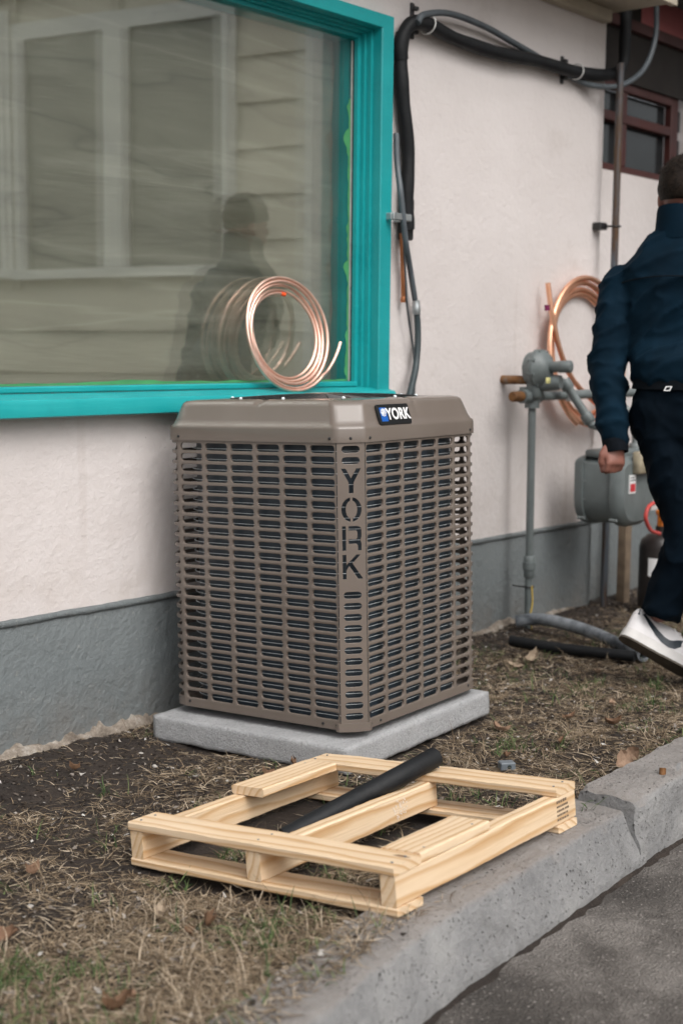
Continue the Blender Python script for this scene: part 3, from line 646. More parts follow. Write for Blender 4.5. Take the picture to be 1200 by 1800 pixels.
m = MB(); m.loft([oring(AW/2-.006, AC_, AR, -.004), oring(AW/2-.004, AC_, AR, .010)]); m.build('base_pan', 'unit_paint', A, local=True)
for x, y in ((.14, .14), (AW-.14, .14), (.14, AW-.14), (AW-.14, AW-.14)):
    m = MB(); m.lathe([(.035, -.042), (.030, -.004)], (x, y, 0), (0, 0, 1), 16); m.build('foot', 'black_plastic', A, local=True)
# cap: sections by angle so that outline and fan opening share the spokes
NA = 288; TH = np.linspace(-PI, PI, NA, endpoint=False)
def radial(half, ch, r):
    p = np.array(outline(half, ch, r, 14)); pp = np.vstack([p, p[:1]]); q = np.concatenate([np.linspace(pp[i], pp[i+1], 24, endpoint=False) for i in range(len(p))])
    a = np.arctan2(q[:, 1], q[:, 0]); i = np.argsort(a); return np.interp(TH, a[i], np.hypot(q[i, 0], q[i, 1]), period=2*PI)
def dip(t): return sum(math.exp(-((((t-a+PI) % (2*PI))-PI)/.035)**2) for a in (0, PI/2, PI, -PI/2))
m = MB(); R0 = AW/2; secs = [(R0+.001, .058, .06, AH-.006), (R0+.0045, .060, .062, AH-.006), (R0+.0045, .060, .062, AH+.030), (R0+.003, .060, .062, AH+.037), (R0-.002, .060, .064, AH+.042), (R0-.008, .061, .064, AH+.055), (R0-.020, .063, .066, AH+.094), (R0-.024, .064, .066, AH+.1035), (R0-.031, .066, .066, AH+.1095), (R0-.050, .072, .066, AH+.1125)]
rings = []
for k, (hf, ch, r, z) in enumerate(secs):
    rad = radial(hf, ch, r); rings.append([(cc+rad[i]*math.cos(t), cc+rad[i]*math.sin(t), z-(.010*dip(t) if k >= 8 else (.004*dip(t) if k >= 6 else 0))) for i, t in enumerate(TH)])
for rr, z in ((.295, AH+.1145), (.287, AH+.1145), (.282, AH+.108), (.280, AH+.06)):
    rings.append([(cc+rr*math.cos(t), cc+rr*math.sin(t), z-(.009*dip(t) if z > AH+.11 else 0)) for t in TH])
m.loft(rings, caps=False); m.build('cap', 'unit_paint', A, 50, local=True)
m = MB()
for k in range(13):
    rr = .06+.0175*k; z = AH+.124-.010*(rr/.28)**2; m.tube([(cc+rr*math.cos(a), cc+rr*math.sin(a), z) for a in np.linspace(0, 2*PI, 64, endpoint=False)], .0016, 5, closed=True)
for k in range(28):
    a = 2*PI*k/28; m.tube([(cc+rr*math.cos(a), cc+rr*math.sin(a), AH+.1255-.010*(rr/.28)**2) for rr in (.05, .12, .2, .27, .287)], .0017, 5)
m.build('fan_grille', 'grille_black', A, 60, local=True)['kind'] = 'stuff'
m = MB(); m.lathe([(.278, AH+.058), (.278, AH+.062)], (cc, cc, 0), (0, 0, 1), 48); m.build('fan_shroud', 'black_plastic', A, local=True)
m = MB(); m.lathe([(.062, AH+.123), (.062, AH+.1265), (.056, AH+.128)], (cc, cc, 0), (0, 0, 1), 32); m.build('motor_plate', 'unit_paint', A, 40, local=True)
for a in np.linspace(0, 2*PI, 10, endpoint=False):
    m = MB(); m.lathe([(.005, AH+.114), (.005, AH+.118), (.002, AH+.120)], (cc+.284*math.cos(a+.2), cc+.284*math.sin(a+.2), 0), (0, 0, 1), 8); m.build('grille_screw', 'wire_light', A, local=True)
# screws on the casing
def screw(p, n, r=.0042):
    m = MB(); m.lathe([(r, -.001), (r, .0016), (r*.6, .003)], p, n, 10); m.build('screw', 'black_plastic', A, 40, local=True)
for s in (.018, .10, .575):
    for wh in ('left', 'right'):
        if s > .05 and s < .5: continue
        p, n = side(wh, s); screw((p[0]+n[0]*.005, p[1]+n[1]*.005, AH+.006), (*n, 0))
for wh in ('left', 'right'):
    for s, z in ((.007, .045), (.007, .315), (.012, .012), (.06, .012), (.56, .016)):
        p, n = side(wh, s); screw((*p, z), (*n, 0), .0040)
dn = (-1/math.sqrt(2), -1/math.sqrt(2)); screw((AC_/2+dn[0]*.004, AC_/2+dn[1]*.004, AH+.006), (*dn, 0)); screw((AC_/2+dn[0]*.001, AC_/2+dn[1]*.001, .010), (*dn, 0))
# corner bracket strip at the foot of the post
m = MB(); m.loft([[(-.003, AC_+.012, z), (-.004, AC_+.002, z), (AC_/2-.006, AC_/2-.006, z), (AC_+.002, -.004, z), (AC_+.012, -.003, z), (AC_, AC_*.4, z)] for z in (-.006, .018)]); m.build('base_corner', 'unit_paint', A, 30, local=True)
# badge on the sloping side of the cap
sl_ = Vector((0, .014, .045)).normalized(); bo = Vector((.214, .0085, AH+.066)); bo = bo+Vector((0, -sl_.z, sl_.y))*.0032
BM = frame_m(bo, (1, 0, 0), sl_) @ Matrix.Diagonal((1.20, 1.0, 1, 1))
def rrect(x0, y0, x1, y1, r, n=4):
    out = []
    for cx, cy, a0 in ((x1-r, y1-r, 0), (x0+r, y1-r, 90), (x0+r, y0+r, 180), (x1-r, y0+r, 270)): out += arcpts(cx, cy, r, r, a0, a0+90, n)
    return out
badge = curve_plate('badge', [rrect(-.068, -.029, .068, .029, .005)], .003, .0012, 'badge_black', A, BM)
BF = BM @ Matrix.Translation((0, 0, .0030))
curve_plate('badge_square', [[(-.060, -.0205), (-.032, -.0205), (-.032, .0205), (-.060, .0205)]], .0006, 0, 'blue_print', badge, BF)
fl = []
for k in range(8):
    a = PI*k/4; c, s = math.cos(a), math.sin(a)
    def rot(p): return (-.046+p[0]*c-p[1]*s, .006+p[0]*s+p[1]*c)
    fl.append([rot(p) for p in ((.002, -.0011), (.0125, -.0011), (.0125, .0011), (.002, .0011))]); fl.append([rot(p) for p in ((.0062, .0015), (.0098, .0050), (.0112, .0038), (.0080, .0012))]); fl.append([rot(p) for p in ((.0062, -.0015), (.0080, -.0012), (.0112, -.0038), (.0098, -.0050))])
curve_plate('badge_snowflake', fl, .0006, 0, 'white_print', badge, BF @ Matrix.Translation((0, 0, .0007)))
def text_mesh(txt, size, off, M, sx=1., mat='white_print', name='badge_letters', parent=None, thick=.0006):
    cu = bpy.data.curves.new('t', 'FONT'); cu.body = txt; cu.size = size; cu.offset = off; cu.extrude = thick/2; cu.align_x = 'CENTER'; cu.align_y = 'CENTER'; cu.space_character = 1.03
    o = bpy.data.objects.new('t', cu); COL.objects.link(o); dg = bpy.context.evaluated_depsgraph_get(); dg.update(); me = bpy.data.meshes.new_from_object(o.evaluated_get(dg))
    bpy.data.objects.remove(o); bpy.data.curves.remove(cu); me.materials.clear(); me.transform(Matrix.Diagonal((sx, 1, 1, 1))); me.transform(M); return link(name, me, mat, parent)
text_mesh('YORK', .046, .0014, BF @ Matrix.Translation((.0155, -.001, .0007)), .80, parent=badge)

# ------------------------------------------------------------------ pallet (local x along the wall, y towards it)
PO = Vector((2.076, -1.668, .0765)); PROT = (-.1005, 0, .019); PL, PWd = .716, .752
PAL = thing('pallet', 'small unpainted pine pallet lying half on soil and half on kerb', 'pallet', PO, PROT)
PM = WM[PAL]
def board(name, lo, hi, axis, mat='pine', wear=1., bev=.003):
    L = [hi[i]-lo[i] for i in range(3)]; c = Vector([(lo[i]+hi[i])/2 for i in range(3)])
    n = 40; a = axis; i, j = (a+1) % 3, (a+2) % 3; rings = []; sd_ = random.random()*50
    hi_, hj = L[i]/2, L[j]/2; b = min(bev, hi_*.5, hj*.5)
    sec = [(-hi_+b, -hj), (hi_-b, -hj), (hi_, -hj+b), (hi_, hj-b), (hi_-b, hj), (-hi_+b, hj), (-hi_, hj-b), (-hi_, -hj+b)]
    for k in range(n+1):
        t = -L[a]/2+L[a]*k/n; r = []
        for u, v in sec:
            q = [0, 0, 0]; q[0] = t; q[1] = u+.0016*wear*noise.noise(Vector((t*9, u*30, sd_)))+.0009*noise.noise(Vector((t*60, u*30, sd_))); q[2] = v+.0014*wear*noise.noise(Vector((t*9, v*30, sd_+9)))+.0009*noise.noise(Vector((t*60, v*30, sd_+9))); r.append(q)
        rings.append(r)
    m = MB(); m.loft(rings); me = m.mesh(name); bm = bmesh.new(); bm.from_mesh(me); bmesh.ops.recalc_face_normals(bm, faces=bm.faces); bm.to_mesh(me); bm.free()
    o = link(name, me, mat, PAL, 30); o.location = c                     # local x of every board is its grain direction
    o.rotation_euler = (0, 0, 0) if a == 0 else Matrix(((0, 0, 1), (1, 0, 0), (0, 1, 0))).to_euler()
    return o
SZ0, SZ1, TZ = .0182, .0822, .1025
board('stringer', (.004, .002, SZ0), (PL-.004, .040, SZ1), 0); board('stringer', (.004, .356, SZ0), (PL-.06, .394, SZ1), 0); board('stringer', (.004, .712, SZ0), (PL-.004, .750, SZ1), 0)
board('top_board', (0, 0, SZ1+.0003), (.092, PWd, TZ), 1); board('top_board', (PL-.086, .002, SZ1+.0003), (PL, PWd-.002, TZ), 1)
board('top_board', (.347, PWd-.104, SZ1+.0003), (PL-.0865, PWd, TZ+.001), 0); board('top_board', (.0925, .0, SZ1+.0003), (.346, .101, TZ+.001), 0)
board('bottom_board', (.002, .0, 0), (.088, PWd, SZ0-.0003), 1); board('bottom_board', (PL-.09, .0, 0), (PL-.004, PWd, SZ0-.0003), 1)
for x, y in [(x, y) for x in (.022, .066) for y in (.02, .372, .73)]+[(PL-.066, y) for y in (.02, .735)]+[(PL-.022, y) for y in (.022, .372, .73)]+[(.38, .73), (.6, .728), (.13, .02), (.31, .022)]:
    m = MB(); z = TZ+.0012; m.lathe([(.0028, z-.003), (.0028, z), (.0018, z+.0004)], (x, y, 0), (0, 0, 1), 8); m.build('nail', 'grey_plastic', PAL, 40, local=True)
m = MB()                                                                # white chalk smear on the middle stringer
for k in range(110):
    a = random.uniform(0, 2*PI); r = math.sqrt(random.random()); x = .50+.030*r*math.cos(a); z = .050+.026*r*math.sin(a)
    if noise.noise(Vector((x*90, z*90, 1))) < -.12: continue
    w_, h_ = random.uniform(.0015, .005), random.uniform(.0012, .003); m.box((x, .3549, z), (x+w_, .3553, z+h_))
m.build('chalk_smear', 'chalk', PAL, local=True)['kind'] = 'stuff'
m = MB()                                                                # smudged ink stamp near the end of the outer stringer
for k in range(5):
    zc = .028+.010*k
    x = .628
    while x < .675:
        w_ = random.uniform(.003, .009); m.box((x, .0012, zc), (x+w_, .0018, zc+.0045+.002*(k == 4))); x += w_+random.uniform(.002, .004)
m.build('ink_stamp', 'old_timber', PAL, local=True)['kind'] = 'stuff'
# ------------------------------------------------------------------ foam sleeve on the pallet
def hollow(m, pts, ro, ri, seg=18, depth=.06):
    m.tube(pts, ro, seg, caps=False)
    for e, d in ((0, 1), (-1, -1)):
        c = Vector(pts[e]); q = Vector(pts[e+d if e == 0 else e-1]); t = (q-c).normalized(); u = t.orthogonal().normalized(); v = t.cross(u); R = []
        re_ = ro[e] if hasattr(ro, '__len__') else ro
        for rr, h in ((re_, 0), (ri, 0), (ri, depth)): R.append([c+t*h+(u*math.cos(2*PI*k/seg)+v*math.sin(2*PI*k/seg))*rr for k in range(seg)])
        m.loft(R, caps=False); m.f.append(tuple(range(len(m.v)-seg, len(m.v))))
    return m
fa = gz(764, 1331, .172); fb = gz(640, 1398, .115); fc = gz(500, 1474, .046)
m = MB(); pts = smooth_path([fa, gz(700, 1366, .148), fb, gz(560, 1441, .078), fc], 8); hollow(m, pts, [.0255+.0007*noise.noise(Vector((i*.35, 0, 0))) for i in range(len(pts))], .013)
tag(rebase(m.build('foam_sleeve', 'foam_black', None, 50)), 'black foam pipe insulation sleeve leaning across the pine pallet', 'foam sleeve')

# ------------------------------------------------------------------ copper coils
def coil(name, label, bot, top, phi, turns0, a0, a1, rho0, rho1, spread, rt, tail, mat='copper'):
    c = (bot+top)/2; e2 = (top-bot)/2; r = e2.length; e1 = Vector((math.cos(phi), math.sin(phi), 0)); e1 = (e1-e2*(e1.dot(e2)/r/r)).normalized()*r; nn = e1.cross(e2).normalized()
    pts = []; n = int((a1-a0)/6)
    for i in range(n+1):
        t = i/n; a = math.radians(a0+(a1-a0)*t); rho = rho0+(rho1-rho0)*t+.005*math.sin(a*1.37+1)+.004*math.sin(a*.61)
        pts.append(c+e1*math.cos(a)*rho+e2*math.sin(a)*rho+nn*(spread*(t-.5)+.004*math.sin(a*2.3)))
    pts = tail(pts, c, e1, e2, nn); m = MB(); m.tube(pts, rt, 12)
    R = thing(name, label, 'copper coil', (c.x, c.y, bot.z)); m.build('tube', mat, R, 60); return R, pts
def tail1(p, c, e1, e2, nn):
    for k in range(1, 9): a = math.radians(300+5*k); q = 1.0+.014*k+.0018*k*k; p.append(c+e1*math.cos(a)*q+e2*math.sin(a)*q+nn*.016)
    return p
cb, ct = wy(533, 688, -.040), wy(473, 485, .040)
C1, pts = coil('copper_coil', 'shiny copper tube coil with orange end cap leaning on the shop window', cb, ct, -.06, 0, 66, 66+360*4+234, .70, .985, .034, .0058, tail1)
m = MB(); d = (pts[0]-pts[1]).normalized(); m.tube([pts[0]-d*.012, pts[0]+d*.006], .0072, 12); m.build('end_cap', 'cap_orange', C1, 60)
def tail2(p, c, e1, e2, nn):
    q = p[-1]; r = []
    e = wy(962, 496, -.06); s_ = wy(975, 590, -.075); return p+smooth_path([q, q+(q-p[-2]).normalized()*.05, s_, e], 8)[1:]
cb2, ct2 = wy(1066, 738, -.080), wy(992, 499, -.032)
C2, pts2 = coil('copper_coil', 'thick copper tube coil hung behind the gas pipes on the pink wall', cb2, ct2, .0, 0, 30, 30+360*3+185, .76, 1.0, .044, .0120, lambda p, *a: p, 'copper_orange')
p_a, p_b, p_c = wy(1050, 712, -.10), wy(985, 620, -.085), wy(962, 497, -.055)
m = MB(); m.tube(smooth_path([wy(1085, 738, -.10), p_a, wy(1008, 670, -.095), p_b, wy(970, 555, -.07), p_c], 8), .0115, 12); m.build('tube', 'copper_orange', C2, 60)
m = MB(); q = wy(962, 541, -.08); m.tube([q+Vector((-.004, 0, -.012)), q+Vector((-.006, 0, .012))], .0118, 12); m.build('tape_band', 'purple_tape', C2, 60)

# ------------------------------------------------------------------ pipes and cables on the wall
def pipe_thing(name, label, cat, pts, r, mat, seg=14, n=10, sm=60): 
    m = MB(); P = smooth_path(pts, n) if n else pts; m.tube(P, r if not callable(r) else [r(i/(len(P)-1)) for i in range(len(P))], seg); o = rebase(m.build(name, mat, None, sm)); return tag(o, label, cat)
ls = [wy(716, 404, -.035), wy(714, 350, -.035), wy(717, 270, -.035), wy(707, 170, -.036), wy(704, 100, -.036), wy(713, 52, -.040), wy(742, 40, -.048), wy(800, 68, -.040), wy(870, 92, -.038), wy(940, 106, -.038), wy(1003, 124, -.042), wy(1060, 132, -.045), wy(1092, 118, -.05), wy(1098, 60, -.05), wy(1100, -30, -.05), wy(1102, -90, -.05)]
pipe_thing('insulated_pipe', 'thick black foam insulated refrigerant pipe bending round above the teal window', 'pipe', ls, lambda t: .0265+.0012*math.sin(t*37)+.001*math.sin(t*91), 'foam_black')
m = MB(); m.tube(smooth_path([wy(704, 105, -.036), wy(703, 84, -.037), wy(708, 60, -.040)], 4), [.0285]*9, 14)
ip = bpy.data.objects['insulated_pipe']; WM[ip] = Matrix.Translation(ip.location); m.build('sleeve_end', 'foam_black', ip, 60)
m = MB(); m.bbox((-.026, -.020, -.10), (.026, .022, .055), .006, Matrix.Translation(wy(714, 375, -.026)) @ Matrix.Rotation(.03, 4, 'Y')); tag(rebase(m.build('insulation_wrap', 'black_plastic', None)), 'black square insulation wrap ending the pipe sleeve above bare copper', 'pipe wrap')
pipe_thing('grey_conduit', 'grey cable arching above the black insulated pipe to the porch', 'cable', [wy(733, 40, -.075), wy(745, 26, -.07), wy(790, 24, -.05), wy(850, 46, -.040), wy(900, 74, -.030), wy(945, 100, -.018), wy(1000, 134, -.018), wy(1040, 150, -.045), wy(1090, 150, -.09), wy(1130, 122, -.10), wy(1150, 70, -.11), wy(1153, 10, -.12), wy(1153, -60, -.12)], .0125, 'conduit_grey', 10)
C = thing('wall_conduit', 'grey conduit and ribbed dark flexible hose dropping from teal frame to condenser', 'conduit', (4.25, -.03, 1.0))
m = MB(); m.tube(smooth_path([wy(696, 235, -.03), wy(698, 290, -.042), wy(704, 340, -.075), wy(712, 420, -.070), wy(720, 470, -.045), wy(729, 527, -.035)], 8), .0112, 12); m.build('upper_conduit', 'conduit_grey', C, 60)
m = MB(); q = wy(731, 539, -.035); m.lathe([(.0145, -.030), (.0165, -.026), (.0165, .002), (.0145, .006), (.0145, .022), (.0115, .024)], q, (-.08, 0, 1), 16); m.build('coupling', 'galvanised', C, 40)
fp = smooth_path([wy(732, 545, -.035), wy(734, 590, -.036), wy(731, 640, -.045), wy(723, 680, -.07), wy(714, 720, -.10), wy(706, 770, -.13)], 26)
m = MB(); m.tube(fp, [.0135 if i % 2 else .0118 for i in range(len(fp))], 12); m.build('flexible_hose', 'flex_dark', C, 60)
CS = thing('copper_stub', 'bare brown copper stub pipe with pinched end beside teal frame', 'copper pipe', (4.22, -.02, 1.3))
m = MB(); m.tube([wy(706, 410, -.028), wy(708, 470, -.028), wy(709, 524, -.028)], .0095, 14); m.build('tube', 'copper_old', CS, 60)
m = MB(); q = wy(709, 527, -.028); m.lathe([(.011, -.010), (.0118, -.006), (.0118, .006), (.010, .012)], q, (0, 0, 1), 16); m.build('cap', 'copper_old', CS, 40)
pipe_thing('thin_copper_line', 'thin dark brown liquid line running down beside the ribbed hose', 'pipe', [wy(708, 400, -.05), wy(712, 480, -.05), wy(715, 535, -.045), wy(721, 580, -.04), wy(727, 625, -.035), wy(728, 680, -.04), wy(724, 730, -.06)], .0042, 'foam_grey', 8)
m = MB(); a, b = wy(690, 379, -.075), wy(722, 382, -.075); m.bbox((a.x, -.080, a.z-.014), (b.x, -.070, a.z+.012), .003); m.bbox((a.x, -.069, a.z-.014), (a.x+.012, 0, a.z+.012), .003); m.bbox((b.x-.012, -.069, a.z-.014), (b.x, 0, a.z+.012), .003); tag(rebase(m.build('strut_clamp', 'galvanised', None)), 'galvanised strut clamp holding conduit and pipe beside the teal frame', 'clamp')
def hanger(px, y0, y1, lab):
    a, b = wy(px, y0, -.02), wy(px, y1, -.02); m = MB(); m.bbox((a.x-.010, -.010, b.z), (a.x+.010, 0, a.z), .003); m.bbox((a.x-.012, -.030, b.z+.015), (a.x+.012, -.011, b.z+.03), .003); m.bbox((a.x-.012, -.030, a.z-.03), (a.x+.012, -.011, a.z-.015), .003)
    tag(rebase(m.build('pipe_hanger', 'black_plastic', None)), lab, 'bracket')
hanger(730, 4, 68, 'black bracket holding the pipe bend beside the window corner'); hanger(993, 98, 147, 'black bracket holding the sloping pipe near the wall corner')
def tie(c, axis, r, lab):
    m = MB(); ax = Vector(axis).normalized(); u = ax.orthogonal().normalized(); v = ax.cross(u); m.tube([c+(u*math.cos(t)+v*math.sin(t))*r for t in np.linspace(0, 2*PI, 28, endpoint=False)], .0032, 6, closed=True); tag(rebase(m.build('zip_tie', 'zip_tie', None, 60)), lab, 'zip tie')
tie(wy(752, 44, -.046), (1, 0, -.15), .034, 'pale zip tie round the pipe bend beside the window corner'); tie(wy(1013, 126, -.045), (1, 0, -.05), .033, 'pale zip tie round the sloping pipe near the wall corner')
# vertical galvanised riser and its clamp
pa, pb = wy(1090, 138, -.10), wy(1078, 460, -.10); gx = (pa.x+pb.x)/2
pipe_thing('vertical_pipe', 'rust streaked vertical steel pipe in front of the barred window', 'pipe', [(gx, -.10, 2.46), (gx, -.10, 1.6), (gx, -.10, .8), (gx, -.10, -.02)], .0165, 'pipe_two', 16, 0)
m = MB(); q = wy(1053, 398, -.02); m.bbox((q.x-.035, -.045, q.z-.016), (q.x+.03, 0, q.z+.016), .004); m.tube([(q.x+.02, -.035, q.z), (gx-.02, -.10, q.z-.004), (gx+.01, -.12, q.z-.004)], .005, 8); m.tube([Vector((gx, -.10, q.z-.004))+Vector((math.cos(t), math.sin(t), 0))*.0185 for t in np.linspace(0, 2*PI, 20, endpoint=False)], .004, 6, closed=True)
tag(rebase(m.build('pipe_bracket', 'black_plastic', None)), 'dark standoff bracket clamping the vertical steel pipe to the wall', 'bracket')

# ------------------------------------------------------------------ gas regulator, pipes and meter
G = thing('gas_meter_set', 'grey gas regulator, pipes and meter standing against the pink wall', 'gas meter', (5.02, -.125, 0))
tx, ty_, tz = 5.012, -.128, .992
def part(name, mat, m, par=G, sm=50): return m.build(name, mat, par, sm)
m = MB(); m.tube([(tx+.012, ty_, -.05), (tx+.006, ty_, .5), (tx, ty_, tz)], .0165, 16); part('riser_pipe', 'gas_grey', m)
m = MB(); q = wy(929, 993, ty_); m.lathe([(.020, -.055), (.0235, -.05), (.0235, -.02), (.0285, -.018), (.0285, .012), (.0245, .014), (.0245, .035), (.019, .04)], (tx+.010, ty_, q.z), (0, 0, 1), 20); part('union', 'gas_grey', m)
m = MB(); m.tube([(tx, ty_, tz), (6.25, ty_, tz)], .0205, 16); part('header_pipe', 'gas_grey', m)
m = MB(); m.lathe([(.018, -.155), (.0215, -.15), (.0215, -.075)], (tx, ty_, tz), (1, 0, 0), 16); part('rusty_nipple', 'rusty_pipe', m)
m = MB(); m.lathe([(.029, -.085), (.029, -.03), (.031, -.028), (.031, .045), (.029, .047)], (tx, ty_, tz), (1, 0, 0), 20); m.lathe([(.031, -.050), (.031, -.012)], (tx, ty_, tz), (0, 0, 1), 20); m.box((tx-.05, ty_-.032, tz+.026), (tx+.05, ty_+.032, tz+.038)); part('tee', 'gas_grey', m)
rc = wy(948, 648, -.165)
m = MB(); m.lathe([(.045, .055), (.068, .045), (.075, .012), (.080, .008), (.080, -.008), (.075, -.010), (.066, -.030), (.038, -.044), (.030, -.05)], rc, (0, 1, 0), 32); reg = part('regulator', 'gas_grey', m)
for k in range(8):
    a = 2*PI*k/8+.3; m = MB(); m.lathe([(.008, -.016), (.008, .014)], rc+Vector((math.cos(a)*.0735, 0, math.sin(a)*.0735)), (0, 1, 0), 8); part('bolt', 'gas_grey', m, reg)
m = MB(); m.lathe([(.023, -.02), (.023, .045), (.0255, .05), (.0255, .095), (.022, .098)], rc+Vector((.008, -.04, .008)), (.15, -1, .02), 20); part('spring_tower', 'gas_grey', m, reg)
m = MB(); m.tube([rc+Vector((.0, .03, -.062)), rc+Vector((.02, -.03, -.058)), rc+Vector((.03, -.085, -.056))], [.034, .036, .030], 18); m.bbox((rc.x-.04, rc.y-.01, rc.z-.125), (rc.x+.03, rc.y+.045, rc.z-.03), .01); part('valve_body', 'gas_grey', m, reg)
m = MB(); q = wy(962, 669, rc.y-.088); m.bbox((q.x-.02, q.y-.006, q.z-.012), (q.x+.012, q.y-.002, q.z+.012), .001); part('yellow_tag', 'tag_yellow', m, reg)
m = MB(); a = wy(914, 668, -.09); m.tube([(a.x, .0, a.z), (a.x, -.115, a.z), (a.x+.03, -.135, a.z+.01)], .0185, 14); part('wall_nipple', 'rusty_pipe', m)
d0, d1 = wy(992, 672, -.19), wy(1034, 738, -.285)
m = MB(); m.tube([wy(975, 668, -.17), d0, d1, d1+(d1-d0)*.15], .0185, 14); part('offset_pipe', 'gas_grey', m)
m = MB(); dd = (d1-d0).normalized(); m.lathe([(.026, 0), (.027, .004), (.027, .04), (.024, .045)], d0-dd*.01, dd, 16); part('union', 'gas_grey', m); m = MB(); m.lathe([(.024, 0), (.026, .004), (.026, .04), (.020, .045)], d1-dd*.03, dd, 16); part('union', 'gas_grey', m)
m = MB(); q = wy(1003, 700, ty_-.02); m.lathe([(.024, -.012), (.028, -.010), (.028, .012), (.017, .014), (.017, .02)], Vector((q.x, ty_-.012, tz)), (0, -1, 0), 18); part('plug_valve', 'galvanised', m)
MX0, MX1, MY0, MY1 = 5.30, 5.62, -.395, -.200
ip_ = Vector((5.34, -.315, 0))
m = MB(); m.tube([d1+(d1-d0)*.12, Vector((ip_.x, ip_.y, d1.z-.05)), Vector((ip_.x, ip_.y, .745))], .018, 14); m.lathe([(.028, .745), (.030, .75), (.030, .775), (.024, .78)], (ip_.x, ip_.y, 0), (0, 0, 1), 16); part('inlet_pipe', 'gas_grey_light', m)
m = MB(); m.tube([(5.58, ip_.y, .745), (5.58, ip_.y, .90), (5.58, ty_-.02, tz-.005)], .018, 14); m.lathe([(.028, .745), (.030, .75), (.030, .775), (.024, .78)], (5.58, ip_.y, 0), (0, 0, 1), 16); part('outlet_pipe', 'gas_grey_light', m)
def meter_ring(y, k, top=.735, bot=.425):
    cx, cz, hx, hz = (MX0+MX1)/2, (top+bot)/2, (MX1-MX0)/2*k, (top-bot)/2*k; r = .115*k; out = []
    for px_, pz_, a0 in ((hx-r, hz-.03, 0), (-hx+r, hz-.03, 90), (-hx+r, -hz+r, 180), (hx-r, -hz+r, 270)):
        rr = .03 if a0 in (0, 90) else r
        for t in range(6): a = math.radians(a0+18*t); out.append((cx+px_+(rr if a0 in (180, 270) else r)*math.cos(a), y, cz+pz_+rr*math.sin(a)))
    return out
m = MB(); m.loft([meter_ring(MY1+.004, .94), meter_ring((MY0+MY1)/2+.02, .93), meter_ring(MY0+.04, .94)]); mt = part('meter', 'gas_grey', m, G, 35)
m = MB(); m.loft([meter_ring(MY1-.012, 1.), meter_ring(MY1+.006, 1.), meter_ring(MY1+.03, .96), meter_ring(MY1+.045, .80)]); part('back_cover', 'gas_grey', m, mt, 35)
m = MB(); m.loft([meter_ring(MY0+.05, 1.), meter_ring(MY0+.030, 1.), meter_ring(MY0+.012, .97), meter_ring(MY0-.008, .84)]); part('front_cover', 'gas_grey', m, mt, 35)
m = MB(); m.bbox((MX0+.015, MY0+.035, .725), (MX1-.015, MY1-.01, .758), .008); part('top_flange', 'gas_grey', m, mt)
for x in (MX0+.014, MX1-.014):
    for z in (.46, .54, .62, .70): m = MB(); m.lathe([(.007, 0), (.007, .034), (.004, .036)], (x, MY0+.052, z), (0, -1, 0), 8); part('bolt', 'gas_grey_light', m, mt)
for x in (MX0+.014,):
    for z in (.46, .54, .62, .70): m = MB(); m.lathe([(.007, -.022), (.007, .012)], (x, MY1, z), (0, 1, 0), 8); part('bolt', 'gas_grey_light', m, mt)
m = MB(); m.bbox((MX0+.09, MY0-.045, .66), (MX0+.23, MY0-.005, .755), .006); part('index_box', 'beige_plastic', m, mt)
m = MB(); m.box((MX0+.060, MY0-.0135, .575), (MX0+.115, MY0-.0085, .655)); tagp = part('label_plate', 'white_print', m, mt)
m = MB(); m.box((MX0+.066, MY0-.0150, .583), (MX0+.109, MY0-.0136, .617)); part('red_print', 'label_red', m, tagp)
m = MB(); m.box((MX0+.066, MY0-.0150, .630), (MX0+.109, MY0-.0136, .634)); m.box((MX0+.066, MY0-.0150, .642), (MX0+.098, MY0-.0136, .646)); part('print_line', 'grey_plastic', m, tagp)
# tracer wire and tie on the riser
pipe_thing('tracer_wire', 'yellow tracer wire strapped to the foot of the gas riser', 'wire', [wy(934, 1030, -.16), wy(935, 1060, -.165), wy(931, 1085, -.16), wy(934, 1110, -.15), wy(932, 1126, -.14)], .0035, 'yellow_plastic', 6, 6)
m = MB(); q = wy(930, 1031, ty_); m.tube([Vector((tx+.011, ty_, q.z))+Vector((math.cos(t), math.sin(t), 0))*.0205 for t in np.linspace(0, 2*PI, 20, endpoint=False)], .003, 6, closed=True); m.tube([(tx+.011-.02, ty_, q.z), wy(901, 1029, ty_-.01)], .0032, 6)
tag(rebase(m.build('cable_tie', 'black_plastic', None)), 'black cable tie with long tail round the gas riser', 'cable tie')
# ------------------------------------------------------------------ things on the ground by the meter
def ground_tube(name, lab, mat, pts, ro, ri):
    m = MB(); hollow(m, smooth_path(pts, 8), ro, ri, 16, .08); tag(rebase(m.build(name, mat, None, 50)), lab, 'foam sleeve')
def gp(x, y, z): return gz(x, y, z)
ground_tube('foam_sleeve', 'dusty grey open-ended foam sleeve arching over the soil by gas riser', 'foam_dusty', [gp(906, 1092, .045), gp(945, 1088, .060), gp(990, 1096, .060), gp(1040, 1112, .045), gp(1090, 1134, .028), gp(1130, 1152, .026)], .0255, .016)
ground_tube('foam_sleeve', 'plain black foam sleeve lying on soil below the dusty grey one', 'foam_black', [gp(898, 1126, .026), gp(960, 1136, .026), gp(1040, 1146, .026), gp(1115, 1154, .026)], .0215, .012)
T = thing('gas_cylinder', 'dark gas cylinder with white hazard label and red hose behind the man', 'gas cylinder', (5.74, -.37, 0))
m = MB(); m.lathe([(.070, .0), (.088, .012), (.092, .03), (.092, .30), (.085, .335), (.055, .362), (.03, .37), (.022, .375), (.022, .40)], (5.74, -.37, 0), (0, 0, 1), 28); part('bottle', 'tank_dark', m, T, 40)
